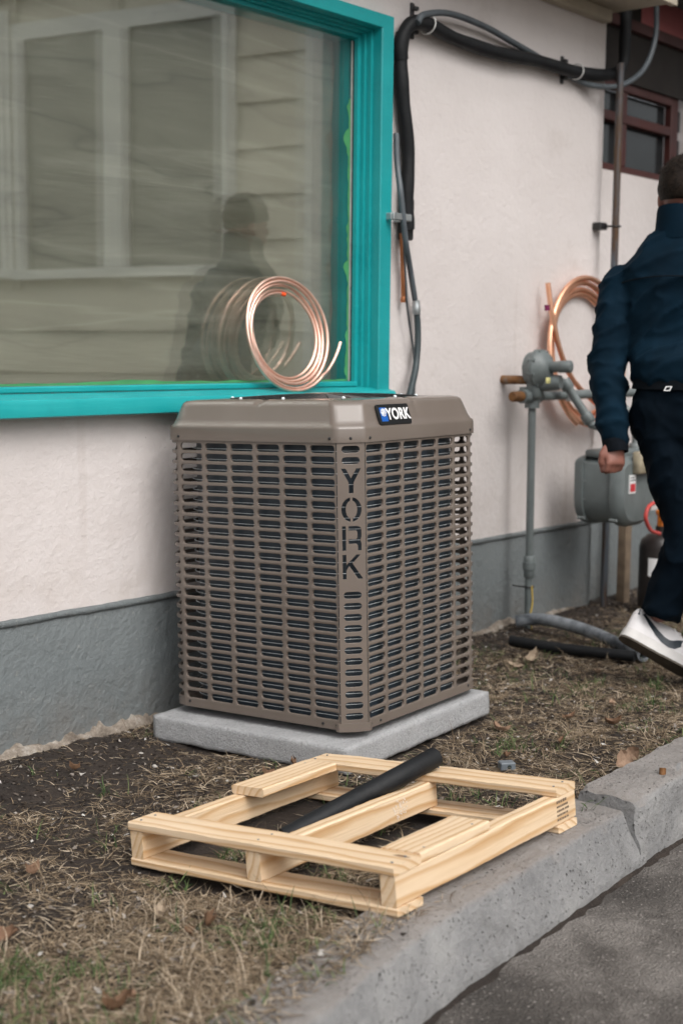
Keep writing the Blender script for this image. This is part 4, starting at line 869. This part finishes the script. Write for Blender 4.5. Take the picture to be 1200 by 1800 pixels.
m = MB(); m.lathe([(.016, .40), (.016, .45), (.024, .452), (.024, .47), (.012, .475)], (5.74, -.37, 0), (0, 0, 1), 16); m.tube([(5.74, -.37, .43), (5.70, -.42, .435)], .009, 10); part('valve', 'orange_plastic', m, T)
hp = [wy(1158, 938, -.44), wy(1143, 932, -.46), wy(1134, 912, -.47), wy(1138, 893, -.47), wy(1150, 884, -.46), wy(1168, 888, -.45), wy(1180, 905, -.44)]
m = MB(); m.tube(smooth_path(hp, 8), .0085, 10); part('hose', 'hose_red', m, T)
va = math.atan2(-DW+.37, -5.74); m = MB(); n = 16; lab_ = []
for zz in (.190, .262):
    lab_.append([(5.74+.0928*math.cos(va-.55+1.3*i/n), -.37+.0928*math.sin(va-.55+1.3*i/n), zz-(.018 if zz < .2 else 0)*math.cos((i/n-.5)*2.2)) for i in range(n+1)])
m.v = lab_[0]+lab_[1]; m.f = [(i, i+1, n+2+i, n+1+i) for i in range(n)]; part('label', 'white_print', m, T, 60)
m = MB(); a0 = va-.55+1.3*.78; m.v = [(5.74+.0934*math.cos(a0+u), -.37+.0934*math.sin(a0+u), .222+v) for u, v in ((-.24, 0), (0, -.024), (.24, 0), (0, .024))]; m.f = [(0, 1, 2, 3)]; part('hazard_diamond', 'label_red', m, T)
m = MB(); q = gz(1104, 1050, 0); m.bbox((5.93, -.10, -.03), (5.985, -.055, .62), .003); tag(rebase(m.build('timber_post', 'old_timber', None)), 'short weathered timber post behind the gas meter', 'post')
# small things
m = MB(); q = gz(1164, 1366, .095); m.tube([q-Vector((.004, 0, .02)), q+Vector((.006, .004, .022))], .0085, 10); tag(rebase(m.build('rebar_stub', 'rusty_pipe', None, 50)), 'rusty steel bar stub sticking out of the kerb top', 'steel bar')
m = MB(); q = gz(890, 1347, .012); m.bbox((-.022, -.016, -.010), (.022, .016, .014), .003, Matrix.Translation(q) @ Matrix.Rotation(-.7, 4, 'Z')); o = m.build('plastic_clip', 'grey_plastic', None); M2 = Matrix.Translation(q) @ Matrix.Rotation(-.7, 4, 'Z')
tag(rebase(o), 'small grey square plastic clip lying on straw by the kerb', 'plastic clip'); m = MB(); m.lathe([(.006, -.0165), (.006, -.0158)], M2 @ Vector((.003, 0, .002)), M2.to_3x3() @ Vector((0, 1, 0)), 12)
h = m.build('hole', 'seal_dark', None); h.parent = o; h.location = -o.location

# ------------------------------------------------------------------ the man walking off
AR_ = Vector((RC[0][0], RC[0][1], 0)).normalized(); AF = Vector((-AR_.y, AR_.x, 0))           # image right / away, level
if AF.dot(Vector(RC[2])) < 0: AF = -AF
UP = Vector((0, 0, 1))
MAN = thing('person', 'person in navy jacket and dark trousers walking away past the gas meter', 'person', gz(1195, 1190, .02))
D0 = 4.86; TWIST = -.55
def loop(c, ha, hf, tw=0., n=28, p=2.4, tilt=0.):
    out = []; tw = tw+TWIST; ca, sa = math.cos(tw), math.sin(tw); a_ = AR_*ca+AF*sa; f_ = AF*ca-AR_*sa
    for k in range(n):
        t = 2*PI*k/n; x, y = math.cos(t), math.sin(t); x = math.copysign(abs(x)**(2/p), x); y = math.copysign(abs(y)**(2/p), y); out.append(c+a_*x*ha+f_*y*hf+UP*tilt*x*ha)
    return out
J = dict(head=dp(1200, 346, D0), neck=dp(1197, 412, D0), ls=dp(1092, 498, D0+.11), le=dp(1064, 652, D0+.06), lw=dp(1082, 790, D0+.01), rs=dp(1304, 500, D0-.11), re=dp(1332, 650, D0-.13), rw=dp(1322, 785, D0-.20),
         pel=dp(1196, 716, D0), lh=dp(1160, 728, D0), rh=dp(1236, 728, D0), lk=dp(1208, 948, D0-.02), la=dp(1158, 1078, D0+.05), rk=dp(1262, 948, D0-.10), ra=dp(1296, 1120, D0-.20))
def limb(m, pts, rs, seg=20, caps=True):
    m.tube(pts, rs, seg)
    if caps:
        for p, r in ((pts[0], rs[0]), (pts[-1], rs[-1])): m.ell(p, (r, r, r), None, 16, 10)
def limb_pts(a, b, n=6): return [a.lerp(b, i/n) for i in range(n+1)]
# body: one continuous skin surface (head, neck, trunk, arms, hands, legs)
def hand(m, w, d, side_ax, fwd, curl=1.0):
    # w wrist, d down direction, side_ax across the palm, fwd the way the palm faces
    d = d.normalized(); s_ = (side_ax-d*side_ax.dot(d)).normalized(); f = s_.cross(d).normalized()
    if f.dot(fwd) < 0: f = -f
    R = []
    for h, wa, wf in ((-.01, .026, .020), (.02, .034, .019), (.05, .041, .018), (.082, .040, .016), (.095, .036, .012)): R.append([w+d*h+s_*wa*math.cos(2*PI*k/16)+f*wf*math.sin(2*PI*k/16) for k in range(16)])
    m.loft(R)
    for i, (o, L) in enumerate(((-.031, .068), (-.011, .078), (.010, .073), (.030, .058))):
        p = w+d*.086+s_*o; a = .35*curl; P = [p]; dirv = d
        for k, fr in enumerate((.45, .32, .23)):
            ang = a+k*.62*curl+.05*i; v = d*math.cos(ang)+f*math.sin(ang); P.append(P[-1]+v*L*fr)
        m.tube(P, [.0098, .0092, .0085, .0070], 10); m.ell(P[-1], (.007, .007, .007), None, 8, 6)
        for q in P[:-1]: m.ell(q, (.0098, .0098, .0098), None, 8, 6)
    t0 = w+d*.028-s_*.030; P = [t0, t0-s_*.018+d*.026+f*.012, t0-s_*.016+d*.052+f*.026, t0-s_*.004+d*.070+f*.036]; m.tube(P, [.0125, .0115, .0100, .0075], 10); m.ell(P[-1], (.0075,)*3, None, 8, 6); m.ell(P[1], (.0115,)*3, None, 8, 6)
m = MB(); H0 = J['head']; tw = .35
fd = (AF*math.cos(tw)+AR_*math.sin(tw)); rd = (AR_*math.cos(tw)-AF*math.sin(tw))
HM = Matrix((rd, fd, UP)).transposed()
m.ell(H0+UP*.025, (.076, .096, .098), HM, 24, 16); m.ell(H0+fd*.028-UP*.045, (.058, .068, .075), HM, 20, 12); m.ell(H0+fd*.100-UP*.02, (.012, .018, .022), HM, 10, 8)
for sg in (-1, 1): m.ell(H0+rd*sg*.078-UP*.012-fd*.008, (.010, .020, .032), HM, 12, 8)
m.ell(H0+fd*.090-UP*.060, (.022, .012, .010), HM, 10, 8)
for sg in (-1, 1): m.ell(H0+fd*.088+rd*sg*.030+UP*.012, (.013, .008, .008), HM, 10, 8)
limb(m, limb_pts(H0-UP*.05-fd*.01, J['neck']-UP*.06), [.060, .059, .060, .062, .066, .072, .080])
m.loft([loop(J['neck']-UP*.03, .09, .07), loop(J['neck']-UP*.10, .165, .095), loop(J['neck']-UP*.25, .165, .11), loop(J['pel']+UP*.12, .135, .095), loop(J['pel']-UP*.02, .15, .105), loop(J['pel']-UP*.09, .14, .10)])
for s_, e_, w_ in (('ls', 'le', 'lw'), ('rs', 're', 'rw')):
    limb(m, limb_pts(J[s_], J[e_]), [.052, .050, .047, .044, .042, .041, .041]); limb(m, limb_pts(J[e_], J[w_]), [.041, .042, .041, .038, .034, .030, .027])
hand(m, J['lw']-(J['lw']-J['le']).normalized()*.038-AR_*.004, (J['lw']-J['le'])*.9-AR_*.01, AF*.45+AR_*.9, AF, 1.75); hand(m, J['rw'], J['rw']-J['re'], AF, -AR_, 1.1)
for a, b, c in (('lh', 'lk', 'la'), ('rh', 'rk', 'ra')):
    limb(m, limb_pts(J[a], J[b]), [.082, .080, .075, .069, .062, .056, .052]); limb(m, limb_pts(J[b], J[c]), [.052, .054, .053, .047, .041, .036, .034])
def finish(me, name, mat, par):
    I = WM[par].inverted(); me.transform(I); return link(name, me, mat, par, 180)
bme = remesh(m, .0062, 3); body = finish(bme, 'body', 'skin', MAN)
# jacket
def crease(p, amp, fz=9., fr=5.):
    w = noise.noise(Vector(p)*3.1)*.35; q = Vector((p[0]*fr+w, p[1]*fr-w, p[2]*fz+(p[0]+p[1])*4)); a1 = (1-min(1, abs(noise.noise(q))*1.7))**3; a2 = (1-min(1, abs(noise.noise(q*2.1+Vector((5, 1, 3))))*1.7))**3
    return amp*(a1*1.15+a2*.55-.45)+amp*.5*noise.noise(q*.7)
def crease_old(p, amp, fz=9., fr=5.):
    n1 = noise.noise(Vector((p[0]*fr, p[1]*fr, p[2]*fz))); n2 = noise.noise(Vector((p[0]*fr*2.3+7, p[1]*fr*2.3, p[2]*fz*2.0))); return amp*((1-abs(n1)*2.2)*.65+n2*.45)
m = MB(); nk = J['neck']; pe = J['pel']
m.loft([loop(nk+UP*.012, .075, .078, 0, 28, 2.1), loop(nk-UP*.022, .108, .090, 0, 28, 2.2, -.1), loop(nk-UP*.060, .160, .105), loop(nk-UP*.105, .200, .120), loop(nk-UP*.17, .205, .135), loop(nk-UP*.27, .195, .142), loop(nk-UP*.36, .186, .144), loop(pe+UP*.16, .176, .142), loop(pe+UP*.11, .174, .142), loop(pe+UP*.080, .160, .130)])
for sg, s_, e_, w_ in ((-1, 'ls', 'le', 'lw'), (1, 'rs', 're', 'rw')):
    m.ell(J[s_]+UP*.000-AR_*sg*.030, (.085, .080, .072), None, 18, 12)
    limb(m, limb_pts(J[s_], J[e_], 8), [.070, .072, .072, .070, .068, .066, .065, .064, .064]); limb(m, limb_pts(J[e_], J[w_], 8)[:8], [.064, .063, .061, .059, .056, .053, .050, .046])
jme = remesh(m, .0078, 9); displace(jme, lambda p, n: crease(p, .0125, 8, 5)+.002*noise.noise(Vector(p)*30)); jk = finish(jme, 'jacket', 'jacket_cloth', MAN)
m = MB(); R = []                                     # stand collar, open at the top
for h, ha, hf in ((-.035, .098, .090), (.0, .090, .088), (.045, .086, .088), (.062, .083, .086), (.060, .076, .079), (.0, .076, .078)):
    c = nk+UP*(h+.018)+AF*.004; R.append([p+UP*.020*math.cos(2*PI*k/28-PI/2)*(1 if h > .03 else 0)*-1 for k, p in enumerate(loop(c, ha, hf, 0, 28, 2.1))])
m.loft(R, caps=False); m.build('collar', 'jacket_cloth', jk, 60)
for k in ('l', 'r'):
    a, b = J[k+'e'], J[k+'w']; d = (b-a).normalized(); m = MB(); hollow(m, [b-d*.045, b-d*.02, b+d*.012], [.046, .045, .042], .036, 18, .03); m.build('cuff', 'cuff_knit', jk, 50)
m = MB(); yk = []                                    # yoke seam across the back
for k in range(25):
    t = -1+2*k/24; ta_ = AR_*math.cos(TWIST)+AF*math.sin(TWIST); tf_ = AF*math.cos(TWIST)-AR_*math.sin(TWIST); yk.append(nk-UP*(.150+.02*t*t)+ta_*.19*t-tf_*(.140*(1-.42*t*t)+.003))
m.tube(yk, .0022, 6); m.build('yoke_seam', 'cuff_knit', jk, 60)
# trousers and belt
m = MB(); m.loft([loop(pe+UP*.090, .150, .116), loop(pe+UP*.04, .160, .126), loop(pe-UP*.03, .172, .136), loop(pe-UP*.10, .165, .128), loop(pe-UP*.14, .12, .10)])
for a, b, c in (('lh', 'lk', 'la'), ('rh', 'rk', 'ra')):
    limb(m, limb_pts(J[a], J[b], 6), [.098, .098, .094, .088, .082, .077, .074]); lp = limb_pts(J[b], J[c], 6); limb(m, lp, [.074, .074, .074, .073, .072, .071, .070], 20, False)
tme = remesh(m, .0078, 3); displace(tme, lambda p, n: crease(p, .0110, 7, 6)+.002*noise.noise(Vector(p)*26)); tr = finish(tme, 'trousers', 'trouser_cloth', MAN)
m = MB(); m.loft([loop(pe+UP*.062, .168, .134), loop(pe+UP*.064, .1705, .1365), loop(pe+UP*.100, .1665, .1335), loop(pe+UP*.102, .162, .130)], caps=False); bl = m.build('belt', 'cuff_knit', MAN, 50)
q = dp(1173, 683, D0-.142); LM = frame_m(q, AR_, UP)
curve_plate('white_tab', [[(-.015, -.008), (.007, -.008), (.015, .008), (-.007, .008)], [(-.0095, -.005), (.0045, -.005), (.0095, .005), (-.0045, .005)]], .0012, 0, 'white_print', bl, WM[MAN].inverted() @ LM)
# hair: short cropped, cut with a ragged hairline
hm = MB(); R = []; seg = 40
for i in range(1, 15):
    ph = PI*.02+PI*.60*i/14; r = []
    for k in range(seg):
        t = 2*PI*k/seg; back = -math.sin(t); low = .58+.27*max(0, back)-.08*max(0, -back)
        pp = min(ph, PI*low*(.93+.06*noise.noise(Vector((math.cos(t)*5, math.sin(t)*5, 2)))))
        d = Vector((math.sin(pp)*math.cos(t), math.sin(pp)*math.sin(t), math.cos(pp))); thick = .012*(1-.75*max(0, (pp/PI-.42)/.3))+.004*noise.noise(d*14)
        r.append(H0+UP*.025+HM @ Vector((d.x*(.077+thick), d.y*(.097+thick), d.z*(.099+thick*1.7))))
    R.append(r)
hm.loft(R); hair = hm.build('hair', 'hair', MAN, 180)
V = []; Fq = []
for k in range(2600):                                # hair tufts
    t = random.uniform(0, 2*PI); ph = math.acos(random.uniform(-.12, 1)); back = -math.sin(t)
    if ph > PI*(.50+.16*max(0, back)): continue
    d = Vector((math.sin(ph)*math.cos(t), math.sin(ph)*math.sin(t), math.cos(ph))); b = H0+UP*.025+HM @ Vector((d.x*.084, d.y*.104, d.z*.110)); n_ = HM @ d; g = (n_+Vector((random.gauss(0, .5), random.gauss(0, .5), random.gauss(0, .4)))).normalized()
    L = (.020 if ph < PI*.36 else .006)*random.uniform(.6, 1.3); s_ = g.orthogonal().normalized()*.0016; i = len(V); V += [b-s_, b+s_, b+g*L]; Fq.append((i, i+1, i+2))
hme = bpy.data.meshes.new('hair_tufts'); I = WM[MAN].inverted(); hme.from_pydata([I @ v for v in V], [], Fq); link('hair_tufts', hme, 'hair', hair)['kind'] = 'stuff'
# shoes: local x heel to toe, y across (camera side -y), z up
def shoe(M, mirror=1):
    L = .300
    xs = [-.004, .004, .02, .05, .09, .13, .17, .205, .235, .262, .282, .294, .299]; hw_ = [.012, .026, .034, .037, .0365, .0375, .042, .0465, .047, .042, .032, .019, .006]
    tp = [.094, .110, .116, .110, .104, .108, .104, .088, .074, .066, .058, .048, .040]; up = MB(); R = []
    def sec(x, h, t, n=20):
        out = []
        for k in range(n):
            a = 2*PI*k/n; y = math.cos(a); z = math.sin(a)
            zz = .028+(t-.028)*(max(z, 0)**.75) if z >= 0 else .028+.004*z; out.append(M @ Vector((x, mirror*h*math.copysign(abs(y)**.6, y)*(1-.42*max(z, 0)**2), zz)))
        return out
    up.loft([sec(x, h, t) for x, h, t in zip(xs, hw_, tp)]); root = up.build('shoe', 'shoe_white', MAN, 60)
    def sole(z0, z1, ex, name, mat):
        s_ = MB(); o = [(x, -(h+ex)) for x, h in zip(xs, hw_)]+[(x, h+ex) for x, h in zip(xs, hw_)][::-1]; s_.loft([[M @ Vector((x+(ex if x > .2 else -ex)*.8, y*mirror, z+.018*max(0, (x-.23)/.07)**2) ) for x, y in o] for z in (z0, z1)]); s_.build(name, mat, root, 60)
    sole(.006, .034, .005, 'sole', 'shoe_sole'); sole(.0, .0058, .004, 'tread', 'sole_tread')
    def on_side(x, z, e=.0012):
        h = np.interp(x, xs, hw_); t = np.interp(x, xs, tp); zn = np.clip((z-.028)/(t-.028), 0, .999)**(1/.75); y = math.sqrt(max(1e-4, 1-zn*zn)); return M @ Vector((x, -(h*y**.6*(1-.42*zn**2)+e)*mirror, z))
    lo = [(.026, .094), (.060, .070), (.095, .051), (.125, .040), (.152, .036), (.175, .041), (.190, .056), (.194, .080)]; hi = [(.030, .100), (.062, .086), (.098, .070), (.125, .061), (.145, .059), (.158, .063), (.168, .070), (.185, .079)]
    s_ = MB(); n = len(lo); s_.v = [tuple(on_side(*q)) for q in lo]+[tuple(on_side(*q)) for q in hi]; s_.f = [(i, i+1, n+i+1, n+i) for i in range(n-1)]; s_.build('swoosh', 'shoe_navy', root)
    s_ = MB(); hp_ = [(.0, .088), (.014, .086), (.030, .092), (.042, .104), (.030, .108), (.010, .108)]; s_.v = [tuple(on_side(x, z, .0016)) for x, z in hp_]; s_.f = [tuple(range(6))]; s_.build('heel_tab', 'shoe_navy', root)
    s_ = MB()
    for k in range(4): x = .150+.022*k; t = np.interp(x, xs, tp); s_.tube([M @ Vector((x, y, t+.003-.4*abs(y))) for y in (-.026, -.012, 0, .012, .026)], .0032, 8)
    s_.build('lace', 'shoe_white', root, 60)['kind'] = 'stuff'
    return root
hb = dp(1091, 1122, D0+.05); tb = dp(1222, 1196, D0+.02); ex = (tb-hb).normalized(); ey = (AF-ex*AF.dot(ex)).normalized(); ez = ex.cross(ey)
if ez.z < 0: ez = -ez
ez = (ez+AF*.42).normalized(); ez = (ez-ex*ez.dot(ex)).normalized(); ey = ez.cross(ex)
shoe(Matrix(((ex.x, ey.x, ez.x, hb.x), (ex.y, ey.y, ez.y, hb.y), (ex.z, ey.z, ez.z, hb.z), (0, 0, 0, 1))) @ Matrix.Diagonal((1, 1.08, 1.16, 1)))
ra = J['ra']; fx = (AR_*.75+AF*.66).normalized(); fy = Vector((-fx.y, fx.x, 0)); o_ = ra-fx*.06; shoe(Matrix(((fx.x, fy.x, 0, o_.x), (fx.y, fy.y, 0, o_.y), (0, 0, 1, .045), (0, 0, 0, 1))))

# ------------------------------------------------------------------ straw, grass, stones, leaves
PI_ = PM.inverted(); PADI = (Matrix.Translation(P0) @ Euler(PADROT).to_matrix().to_4x4()).inverted()
def blocked(x, y):
    q = PADI @ Vector((x, y, .03))
    if -.015 < q.x < PX+.015 and -.015 < q.y < PY+.015: return True
    z = soil_z(x, y); q = PI_ @ Vector((x, y, .04+z))
    if -.01 < q.x < PL+.01 and -.01 < q.y < PWd+.01:
        if q.x < .10 or q.x > PL-.10: return True
        for a, b in ((-.01, .115), (.34, .41), (.64, .77)):
            if a < q.y < b: return True
    return False
def dens(x, y):                                      # how much dead grass lies here
    n = .5+.9*fbm((x, y, 2), 2.6, 4); n2 = .5+1.0*fbm((x, y, 12), 6.5, 3)
    yk = kerb_y(x)
    bare = max(0, min(1, (y+.62)/.25))*max(0, min(1, (2.95-x)/.2))               # soil under the window
    bare = max(bare, .85*max(0, min(1, (y+.95)/.3))*max(0, min(1, (2.35-x)/.3)))
    bare2 = max(0, min(1, (y+.42)/.2))*max(0, min(1, (x-3.5)/.4))
    d = (.30+.9*n*n2)*(1-.90*bare)*(1-.80*bare2)
    if x < 2.4: d = max(d, 1.2*max(0, min(1, (-.98-y)/.22)))*(.55+.7*n2)
    if x > 3.1: d = max(d, .6*max(0, min(1, (-.55-y)/.3))*(.4+.9*n2))
    return max(0., min(1.2, d))
def scatter(N, fn, x0=1.15, x1=6.2):
    out = []
    while len(out) < N:
        # nearer the camera matters more: draw x with a bias
        x = x0+(x1-x0)*random.random()**1.35; yk = kerb_y(x)+.05; y = yk+(-.01-yk)*random.random()
        if y < kerb_y(x)+.15 and random.random() < (.62 if x < 2.15 else .93): continue
        if random.random() < fn(x, y) and not blocked(x, y): out.append((x, y))
    return np.array(out)
def gheight(P): return np.array([.0765 if y < kerb_y(x)+.15 and x < 2.9 else soil_z(x, y)+soil_noise(x, y)-.004 for x, y in P])
def blades(name, P, Lr, Wr, lift, droop, mat, seg=3, yaw=None, zoff=.001, twist=.5):
    N = len(P); z = gheight(P)+zoff; th = rng.uniform(0, 2*PI, N) if yaw is None else rng.normal(yaw, .7, N); L = rng.uniform(*Lr, N)*rng.choice([.6, 1, 1, 1.3], N); Wd = rng.uniform(*Wr, N); li = rng.uniform(*lift, N); dr = rng.uniform(*droop, N); bend = rng.normal(0, .6, N)
    V = np.zeros((N, seg+1, 2, 3)); px = P[:, 0].copy(); py = P[:, 1].copy(); pz = z.copy(); el = li.copy(); a = th.copy(); g0 = z-.0005
    for k in range(seg+1):
        wk = Wd*(1-.75*(k/seg)**1.5); roll = twist*rng.normal(0, 1, N); sx, sy = -np.sin(a)*wk/2, np.cos(a)*wk/2; sz = np.sin(roll)*wk/2
        V[:, k, 0] = np.stack([px-sx, py-sy, pz-sz], 1); V[:, k, 1] = np.stack([px+sx, py+sy, pz+sz], 1)
        st_ = L/seg; px = px+np.cos(a)*np.cos(el)*st_; py = py+np.sin(a)*np.cos(el)*st_; pz = np.maximum(pz+np.sin(el)*st_, g0+.0015); el = el-dr/seg; a = a+bend/seg
    b = (np.arange(N)*(seg+1)*2)[:, None]; F = np.concatenate([np.stack([b[:, 0]+2*k, b[:, 0]+2*k+1, b[:, 0]+2*k+3, b[:, 0]+2*k+2], 1) for k in range(seg)])
    o = link(name, raw_mesh(name, V.reshape(-1, 3), F), mat); o['kind'] = 'stuff'; return o
def d_green(x, y):
    g = max(0, fbm((x, y, 31), 4.5, 3)+.12); return min(1, dens(x, y)*1.1)*g*(1.6 if y < -1.0 and x < 2.3 else .55)
o = blades('dry_grass', scatter(56000, dens), (.022, .065), (.0011, .0026), (-.1, .30), (.0, .9), 'straw'); o['label'] = 'pale dead grass stalks matted over the soil'; o['category'] = 'dead grass'
o = blades('grass_litter', scatter(30000, lambda x, y: min(1, dens(x, y)+.10)), (.010, .035), (.0012, .0034), (-.1, .25), (0, .5), 'straw_dark', 2); o['label'] = 'dark rotted grass scraps between the stalks'; o['category'] = 'dead grass'
def tufts(N, fn, per, spread):
    c = scatter(N, fn); return np.concatenate([c+rng.normal(0, spread, c.shape) for _ in range(per)])
o = blades('dry_tufts', tufts(420, lambda x, y: dens(x, y)**2, 12, .013), (.03, .085), (.0011, .0022), (.35, 1.3), (.4, 2.2), 'straw', 4); o['label'] = 'straw coloured grass tufts standing up from the soil'; o['category'] = 'dead grass'
o = blades('green_grass', tufts(620, d_green, 7, .016), (.022, .060), (.0016, .0034), (.4, 1.35), (.3, 1.8), 'green_blade', 4); o['label'] = 'sparse green grass blades among the dead stalks'; o['category'] = 'grass'
o = blades('leaf_litter', scatter(2600, lambda x, y: .35+.5*dens(x, y)), (.007, .018), (.005, .011), (-.1, .5), (-.6, .8), 'pebble_mix', 2, zoff=.004); o['label'] = 'small broken leaf flakes strewn over soil and grass'; o['category'] = 'leaf litter'
# stones: tiny octahedra-like grains
def stones(name, N, r0, r1, fn, mat, zoff=.3):
    P = scatter(N, fn); z = gheight(P); V = []; F = []; ico = [(0, 0, 1), (.894, 0, .447), (.276, .851, .447), (-.724, .526, .447), (-.724, -.526, .447), (.276, -.851, .447), (.724, .526, -.447), (-.276, .851, -.447), (-.894, 0, -.447), (-.276, -.851, -.447), (.724, -.526, -.447), (0, 0, -1)]
    fi = [(0, 1, 2), (0, 2, 3), (0, 3, 4), (0, 4, 5), (0, 5, 1), (1, 6, 2), (2, 7, 3), (3, 8, 4), (4, 9, 5), (5, 10, 1), (6, 7, 2), (7, 8, 3), (8, 9, 4), (9, 10, 5), (10, 6, 1), (11, 7, 6), (11, 8, 7), (11, 9, 8), (11, 10, 9), (11, 6, 10)]
    ico = np.array(ico); fi = np.array(fi); r = rng.uniform(r0, r1, N)*rng.choice([.6, .8, 1, 1.6], N, p=[.4, .3, .22, .08])
    V = ico[None]*(r[:, None, None])*rng.uniform(.6, 1.25, (N, 12, 1))*np.array([1, 1, .6]); V[:, :, :2] += P[:, None, :]; V[:, :, 2] += (z+r*zoff)[:, None]
    F = (fi[None]+(np.arange(N)*12)[:, None, None]).reshape(-1, 3); o = link(name, raw_mesh(name, V.reshape(-1, 3), F), mat); o['kind'] = 'stuff'; return o
o = stones('soil_crumbs', 9000, .0020, .0065, lambda x, y: .25+.5*max(0, 1-dens(x, y)), 'soil', .35); o['label'] = 'dark crumbs of soil on the bare ground'; o['category'] = 'soil'
o = stones('gravel', 900, .0020, .0060, lambda x, y: .25+.4*max(0, 1-dens(x, y)), 'pebble_mix', .35); o['label'] = 'small pale stones scattered over the soil'; o['category'] = 'gravel'
def leaf_mesh(L, wd, curl, seed):
    m = MB(); n = 9; rr = random.Random(seed); V = []
    for i in range(n):
        t = i/(n-1); w_ = wd*math.sin(PI*min(1, t*.96+.04))**.7*(1+.25*rr.uniform(-1, 1)); zc = curl*L*(t-.5)**2+rr.uniform(-.001, .001)
        for k in (-1, -.5, 0, .5, 1): V.append((L*(t-.5)+rr.uniform(-.002, .002), w_*k, zc+.012*curl*k*k+(0 if k else -.001)))
    m.v = V; m.f = [(i*5+k, (i+1)*5+k, (i+1)*5+k+1, i*5+k+1) for i in range(n-1) for k in range(4)]; me = m.mesh('dead_leaf'); me.materials.append(MATS['dead_leaf']); return me
LEAVES = [(1100, 1332, .075, 1.0), (1078, 1273, .05, 0), (930, 1163, .085, 0), (905, 1172, .06, 0), (1048, 1182, .05, 0), (283, 1610, .045, 0), (12, 1645, .07, .5), (200, 1775, .05, 0), (236, 1750, .035, .7), (365, 1627, .04, 0), (470, 1362, .035, .3), (880, 1285, .06, 0), (1000, 1262, .05, 0), (335, 1640, .03, 0), (130, 1352, .03, 0), (985, 1305, .04, 0), (890, 1330, .035, 0), (1075, 1240, .045, 0), (60, 1535, .03, 0), (520, 1345, .03, .3)]
for i, (x, y, L, stand) in enumerate(LEAVES):
    p = gz(x, y, .02); p = gz(x, y, float(soil_z(p.x, p.y))+.006+.5*L*stand); o = link('dead_leaf', leaf_mesh(L, L*random.uniform(.22, .36), random.uniform(.6, 1.6), i), None)
    o.location = p; o.rotation_euler = (random.uniform(-.3, .3)+(1.1*stand), random.uniform(-.3, .3)-(.5*stand), random.uniform(0, 6.28))
    if stand < 1: tag(o, 'small curled brown dead leaf lying in the dead grass', 'leaf', 'dead leaves on the ground')
    else: tag(o, 'large pale brown dead leaf standing on edge by the kerb', 'leaf')
